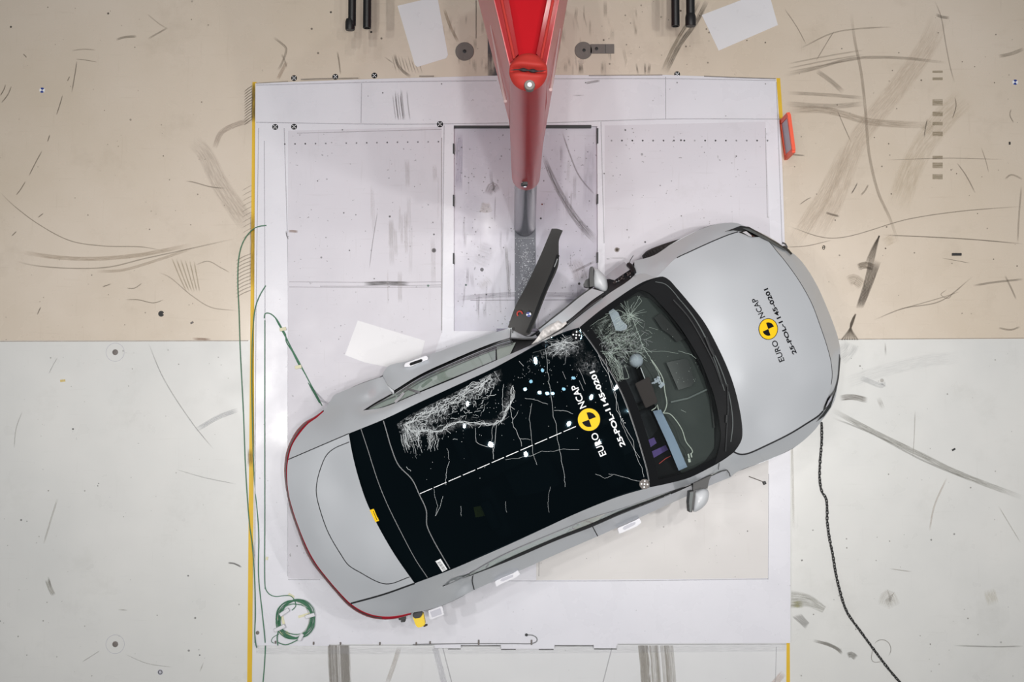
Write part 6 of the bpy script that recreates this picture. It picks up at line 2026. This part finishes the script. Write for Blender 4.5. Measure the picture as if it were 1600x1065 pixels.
for i, (u, v, lab) in enumerate(((430.5, 1003, 'first clip from the left on platform bottom edge, under the coil'), (490, 1004.5, 'clip on platform bottom edge just right of the cable coil'), (532, 1005, 'clip on platform bottom edge above the left tyre marks'), (593.5, 1005, 'clip on platform bottom edge, below the red tail light'), (650.5, 1005, 'clip on platform bottom edge below the yellow plug'), (672, 1003.5, 'clip on platform bottom edge below the charge flap'), (748, 1003, 'tall clip on platform bottom edge left of the sensor wire'), (830.5, 1003, 'tall clip on platform bottom edge under the sensor wire'))):
    q = U(u, v, ZP + .008)
    mb = MB(); mb.box((q.x, q.y, ZP + .008), (.014, .026 if i < 6 else .045, .016), 0, bev=.003); mb.box((q.x, q.y, ZP + .0165), (.008, .012, .005))
    o = mb.build('cable_clip', 'grey_plate'); tag(o, lab, 'clip', 'small dark clips along the platform edge')
mb = MB(); mb.tube([U(u, v, ZP + .006) for u, v, _ in catmull([(824, 991.5, 0), (832, 992, 0), (838.5, 996, 0), (839, 1001, 0), (833, 1004.5, 0), (800, 1005, 0), (740, 1005, 0), (700, 1005.5, 0), (645, 1006.5, 0)])], .0045, 8)
o = mb.build('sensor_wire', 'seam_grey'); tag(o, 'thin grey sensor wire curling at the platform bottom edge', 'wire')
q = U(822.5, 991.5, ZP + .01); mb = MB(); mb.lathe((q.x, q.y, ZP), [(.013, 0), (.013, .012), (.008, .016)], 14); mb.build('wire_sensor', 'dark_trim', o)

# ================================================================== ORANGE-FRAMED BOARD
a = U(1217, 190, ZP); b = U(1224.5, 245, ZP)
a = Vector((a.x + .03, a.y, 0)); b = Vector((b.x + .03, b.y, 0))
base = a.lerp(b, .5)
sign = empty('marker_board', base, 'orange-framed grey marker board standing at the platform edge', 'board')
d = (b - a).normalized(); nn = Vector((d.y, -d.x, 0)); Lb = (b - a).length; Hb = .32
def bar(mb, p, q, w_, t_):
    c_ = (p + q) / 2; ax = (q - p); L_ = ax.length; ax.normalize()
    y = nn; x = ax; zc = x.cross(y)
    mb.box(c_, (L_, t_, w_), 0, Matrix((x, y, zc)).transposed())
mb = MB()
up = Vector((0, 0, 1))
bar(mb, a + up * .02, b + up * .02, .04, .03); bar(mb, a + up * Hb, b + up * Hb, .04, .03); bar(mb, a, a + up * Hb, .04, .03); bar(mb, b, b + up * Hb, .04, .03)
mb.build('frame', 'orange', sign)
mb = MB(); mb.box((a + b) / 2 + up * (Hb / 2), (Lb - .03, .012, Hb - .03), 0, Matrix((d, nn, d.cross(nn))).transposed()); mb.build('panel', 'board_grey', sign)

# ================================================================== BLACK PIPES at the top
def pipe(u, r_px, v_end, collar, label, z=.55):
    zc = z
    p = U(u, v_end, zc); q = Vector((p.x, U(u, -160, zc).y, zc))
    r = r_px * px(zc)
    base = Vector((q.x, q.y - .05, 0))
    root = empty('steel_pipe', base, label, 'pipe', 'black pipes on stands behind the pole')
    mb = MB()
    n = 28
    ring = []
    for (yy, rr) in ((q.y, r), (p.y + .004, r), (p.y, r * .97), (p.y, r * .72), (p.y + .15, r * .72)):
        ring.append([Vector((p.x + rr * cos(2 * pi * k / n), yy, zc + rr * sin(2 * pi * k / n))) for k in range(n)])
    V = [v for r_ in ring for v in r_]
    f_ = []
    for i in range(len(ring) - 1):
        for k in range(n):
            f_.append((i * n + k, i * n + (k + 1) % n, (i + 1) * n + (k + 1) % n, (i + 1) * n + k))
    f_.append(tuple(4 * n + k for k in range(n)))
    mb.add(V, f_)
    mb.build('tube', 'black_plastic', root, True, 40)
    if collar:
        y1 = U(u, collar[1], zc).y; y0 = U(u, collar[0], zc).y
        mb = MB(); rr = r * 1.22
        R = Matrix.Rotation(-pi / 2, 3, 'X')
        xo = collar[2] * px(zc)
        mb.lathe((p.x + xo, min(y0, y1), zc), [(rr * .9, 0), (rr, .01), (rr, abs(y1 - y0) * .75), (r * 1.02, abs(y1 - y0))], 28, R)
        mb.build('collar', 'black_rubber', root, True, 40)
    mb = MB(); mb.box((base.x, base.y, zc / 2 - .01), (.05, .05, zc - .04)); mb.box((base.x, base.y, .01), (.2, .2, .02)); mb.build('stand', 'dark_trim', root)
    return root


pipe(550, 6.3, 40, (47, 30, -3), 'leftmost black pipe at the top edge, with a collar')
pipe(573.5, 6.6, 44, None, 'plain black pipe beside the leftmost collared pipe')
pipe(1055.5, 6.6, 41, None, 'plain black pipe right of the red pole, nearer the pole')
pipe(1079, 7.0, 34, (41, 22, 0), 'rightmost black pipe at the top edge, with a collar')

# ================================================================== CABLES
def cable(pts, r, material, label, z=.008, extra=()):
    mb = MB()
    P = catmull([(p[0], p[1], p[2] if len(p) > 2 else z) for p in pts])
    mb.tube([U(*p) for p in P], r, 8)
    for e in extra:
        P = catmull([(p[0], p[1], p[2] if len(p) > 2 else z) for p in e])
        mb.tube([U(*p) for p in P], r * .9, 8)
    o = mb.build('green_cable', material, None, True, 60)
    tag(o, label, 'cable', 'thin green cables by the yellow line')
    return o


zc = ZP + .008
cable([(416, 352, zc), (403, 354, zc), (393, 360, .03), (383, 372, .012), (376, 388, .01), (372.5, 408, .01), (371.5, 440, .01), (373.5, 490, .01), (375, 540, .01), (380, 640, .01), (384, 740, .01), (390, 820, .012), (394, 850, .02), (397.5, 900, zc), (399, 960, zc), (398, 990, zc), (400, 1008, zc + .005), (401, 1011, .02)], .0048, 'cable_green', 'green cable looping out over the yellow line at left')
cable([(415, 446, zc), (406, 461, zc), (399, 480, zc), (395.5, 510, zc), (393.5, 560, .03), (394, 640, .03), (397, 740, .04), (404, 830, zc), (404, 900, zc), (410, 960, zc), (414, 1000, zc), (414.5, 1010, .02), (413, 1040, .012), (410, 1075, .012)], .0048, 'cable_green', 'green cable running straight down inside the platform left edge')
c3 = cable([(413, 497, zc), (414, 490, zc), (420, 489, zc), (430, 496, zc), (440, 512, zc), (446, 525, zc), (455, 543, zc), (467, 565, zc), (480, 590, zc), (492, 612, zc), (500, 627, .10), (503, 633, .3)], .005, 'cable_green', 'twisted green cable bundle running to the car rear corner', zc,
           [[(430, 496), (438, 511), (446, 522), (447, 533), (456, 548), (470, 572), (487, 604), (501, 630, .2)], [(438, 512), (448, 530), (462, 560), (484, 602), (499, 629, .2)]])
mb = MB()
for u, v in ((442, 514), (466, 573)):
    mb.box(U(u, v, zc + .006), (.06, .03, .006), .2, bev=.002)
mb.build('cable_tape', 'tape_cream', c3)
# coil with lead
coil = empty('cable_coil', U(461, 967, ZP), 'green cable coil bound with cream tape at platform corner', 'cable coil')
rc_ = random.Random(3)
for k in range(8):
    mb = MB()
    P = []
    a0 = rc_.uniform(0, 6)
    for i in range(49):
        a = 2 * pi * i / 48
        rr = 27 + 2.2 * sin(2 * a + a0) + rc_.uniform(-.25, .25) + (k - 3.5) * .7
        P.append(U(461.5 + rr * cos(a), 967 + rr * 1.06 * sin(a), ZP + .008 + .004 * (k % 4) + .006 * (1 + sin(3 * a + a0))))
    mb.tube(P[:-1], .0042, 7, closed=True)
    mb.build('cable_turn', 'cable_green', coil, True, 60)
mb = MB(); mb.tube([U(461 + 22 * cos(a), 966 + 26 * sin(a), ZP + .012) for a in np.linspace(-1.4, 1.5, 24)], .003, 6); mb.build('pale_lead', 'cable_pale', coil, True)
mb = MB()
mb.tube([U(u, v, zc) for u, v, _ in catmull([(413.8, 500, 0), (413.6, 640, 0), (413.7, 800, 0), (413.8, 912, 0), (415, 920, 0), (421, 928, 0), (430, 931.5, 0), (445, 930, 0), (455, 931, 0), (461, 939, 0), (462, 947, 0), (456, 953, 0)])], .0042, 7)
mb.tube([U(u, v, zc + .01) for u, v, _ in catmull([(435, 985, 0), (433, 995, 0), (434, 1008, 0)])], .0045, 7)
mb.tube([U(u, v, zc + .01) for u, v, _ in catmull([(433, 1003, 0), (446, 1007, 0), (458, 1003, 0), (467, 998, 0)])], .0045, 7)
mb.tube([U(u, v, zc) for u, v, _ in catmull([(436, 990, 0), (426, 996, 0), (424, 1002, 0), (428, 1004.5, 0)])], .003, 6)
mb.build('lead', 'cable_green', coil, True, 60)
for u, v, rot, l in ((444.5, 956, .6, .1), (437, 981, .45, .11), (484.5, 961.5, .3, .09), (470, 995, 1.1, .07)):
    q = U(u, v, ZP + .03)
    mb = MB(); mb.box(q, (l, .035, .03), rot, bev=.008); mb.build('binding_tape', 'white_plastic', coil)
for u, v, rot, l in ((437, 960, 1.2, .09), (442, 968, 1.8, .08), (476, 960.5, .3, .12), (455, 930, 2.6, .06), (450, 990, 2.2, .06), (417, 872, 1.4, .03), (440, 989, 2.4, .05)):
    q = U(u, v, ZP + .006)
    mb = MB(); mb.box(q, (l, .022, .004), rot, bev=.0015); mb.build('tape_end', 'tape_cream', coil)

# ================================================================== CHAIN
cp = catmull([(1284, 660, 0), (1284, 690, 0), (1281.5, 720, 0), (1281, 750, 0), (1284.5, 768, 0), (1290.5, 778, 0), (1292.5, 795, 0), (1292.5, 812, 0), (1296, 840, 0), (1301, 865, 0), (1305, 890, 0), (1308, 905, 0), (1313, 925, 0), (1319, 945, 0), (1326, 960, 0), (1344, 985, 0), (1366, 1015, 0), (1388, 1044, 0), (1412, 1072, 0)], 12)
cw_ = [U(p[0], p[1], .012) for p in cp]
chain = empty('steel_chain', cw_[0] - Vector((0, 0, .012)), 'dark steel chain trailing from the car nose across white floor', 'chain')
lenc = [0]
for i in range(len(cw_) - 1): lenc.append(lenc[-1] + (cw_[i + 1] - cw_[i]).length)
NL = 98
def link_mesh():
    P = []
    Ls, Rs = .0105, .0095
    for k in range(16):
        a = 2 * pi * k / 16
        P.append(Vector((Rs * cos(a) + (Ls if cos(a) > 0 else -Ls), Rs * sin(a), 0)))
    m_ = MB(); m_.tube(P, .0042, 7, closed=True)
    me = bpy.data.meshes.new('link')
    me.from_pydata([tuple(v) for v in m_.v], [], m_.f)
    for p in me.polygons: p.use_smooth = True
    me.materials.append(M['chain_steel'])
    return me
lm_ = link_mesh()
rl = random.Random(5)
for i in range(NL):
    s_ = lenc[-1] * (i + .5) / NL
    j = max(k for k in range(len(lenc)) if lenc[k] <= s_)
    j = min(j, len(cw_) - 2)
    t = (s_ - lenc[j]) / (lenc[j + 1] - lenc[j])
    p = cw_[j].lerp(cw_[j + 1], t); d = cw_[j + 1] - cw_[j]
    o = bpy.data.objects.new('link', lm_)
    COL.objects.link(o)
    o.parent = chain
    o.location = p - chain.location + Vector((0, 0, .002))
    k_ = lenc[-1] / NL / .0305
    o.scale = (k_, 1, 1)
    o.rotation_euler = Euler(((pi / 4 if i % 2 else -pi / 4) + rl.uniform(-.25, .25), 0, math.atan2(d.y, d.x) + rl.uniform(-.12, .12)), 'XYZ')
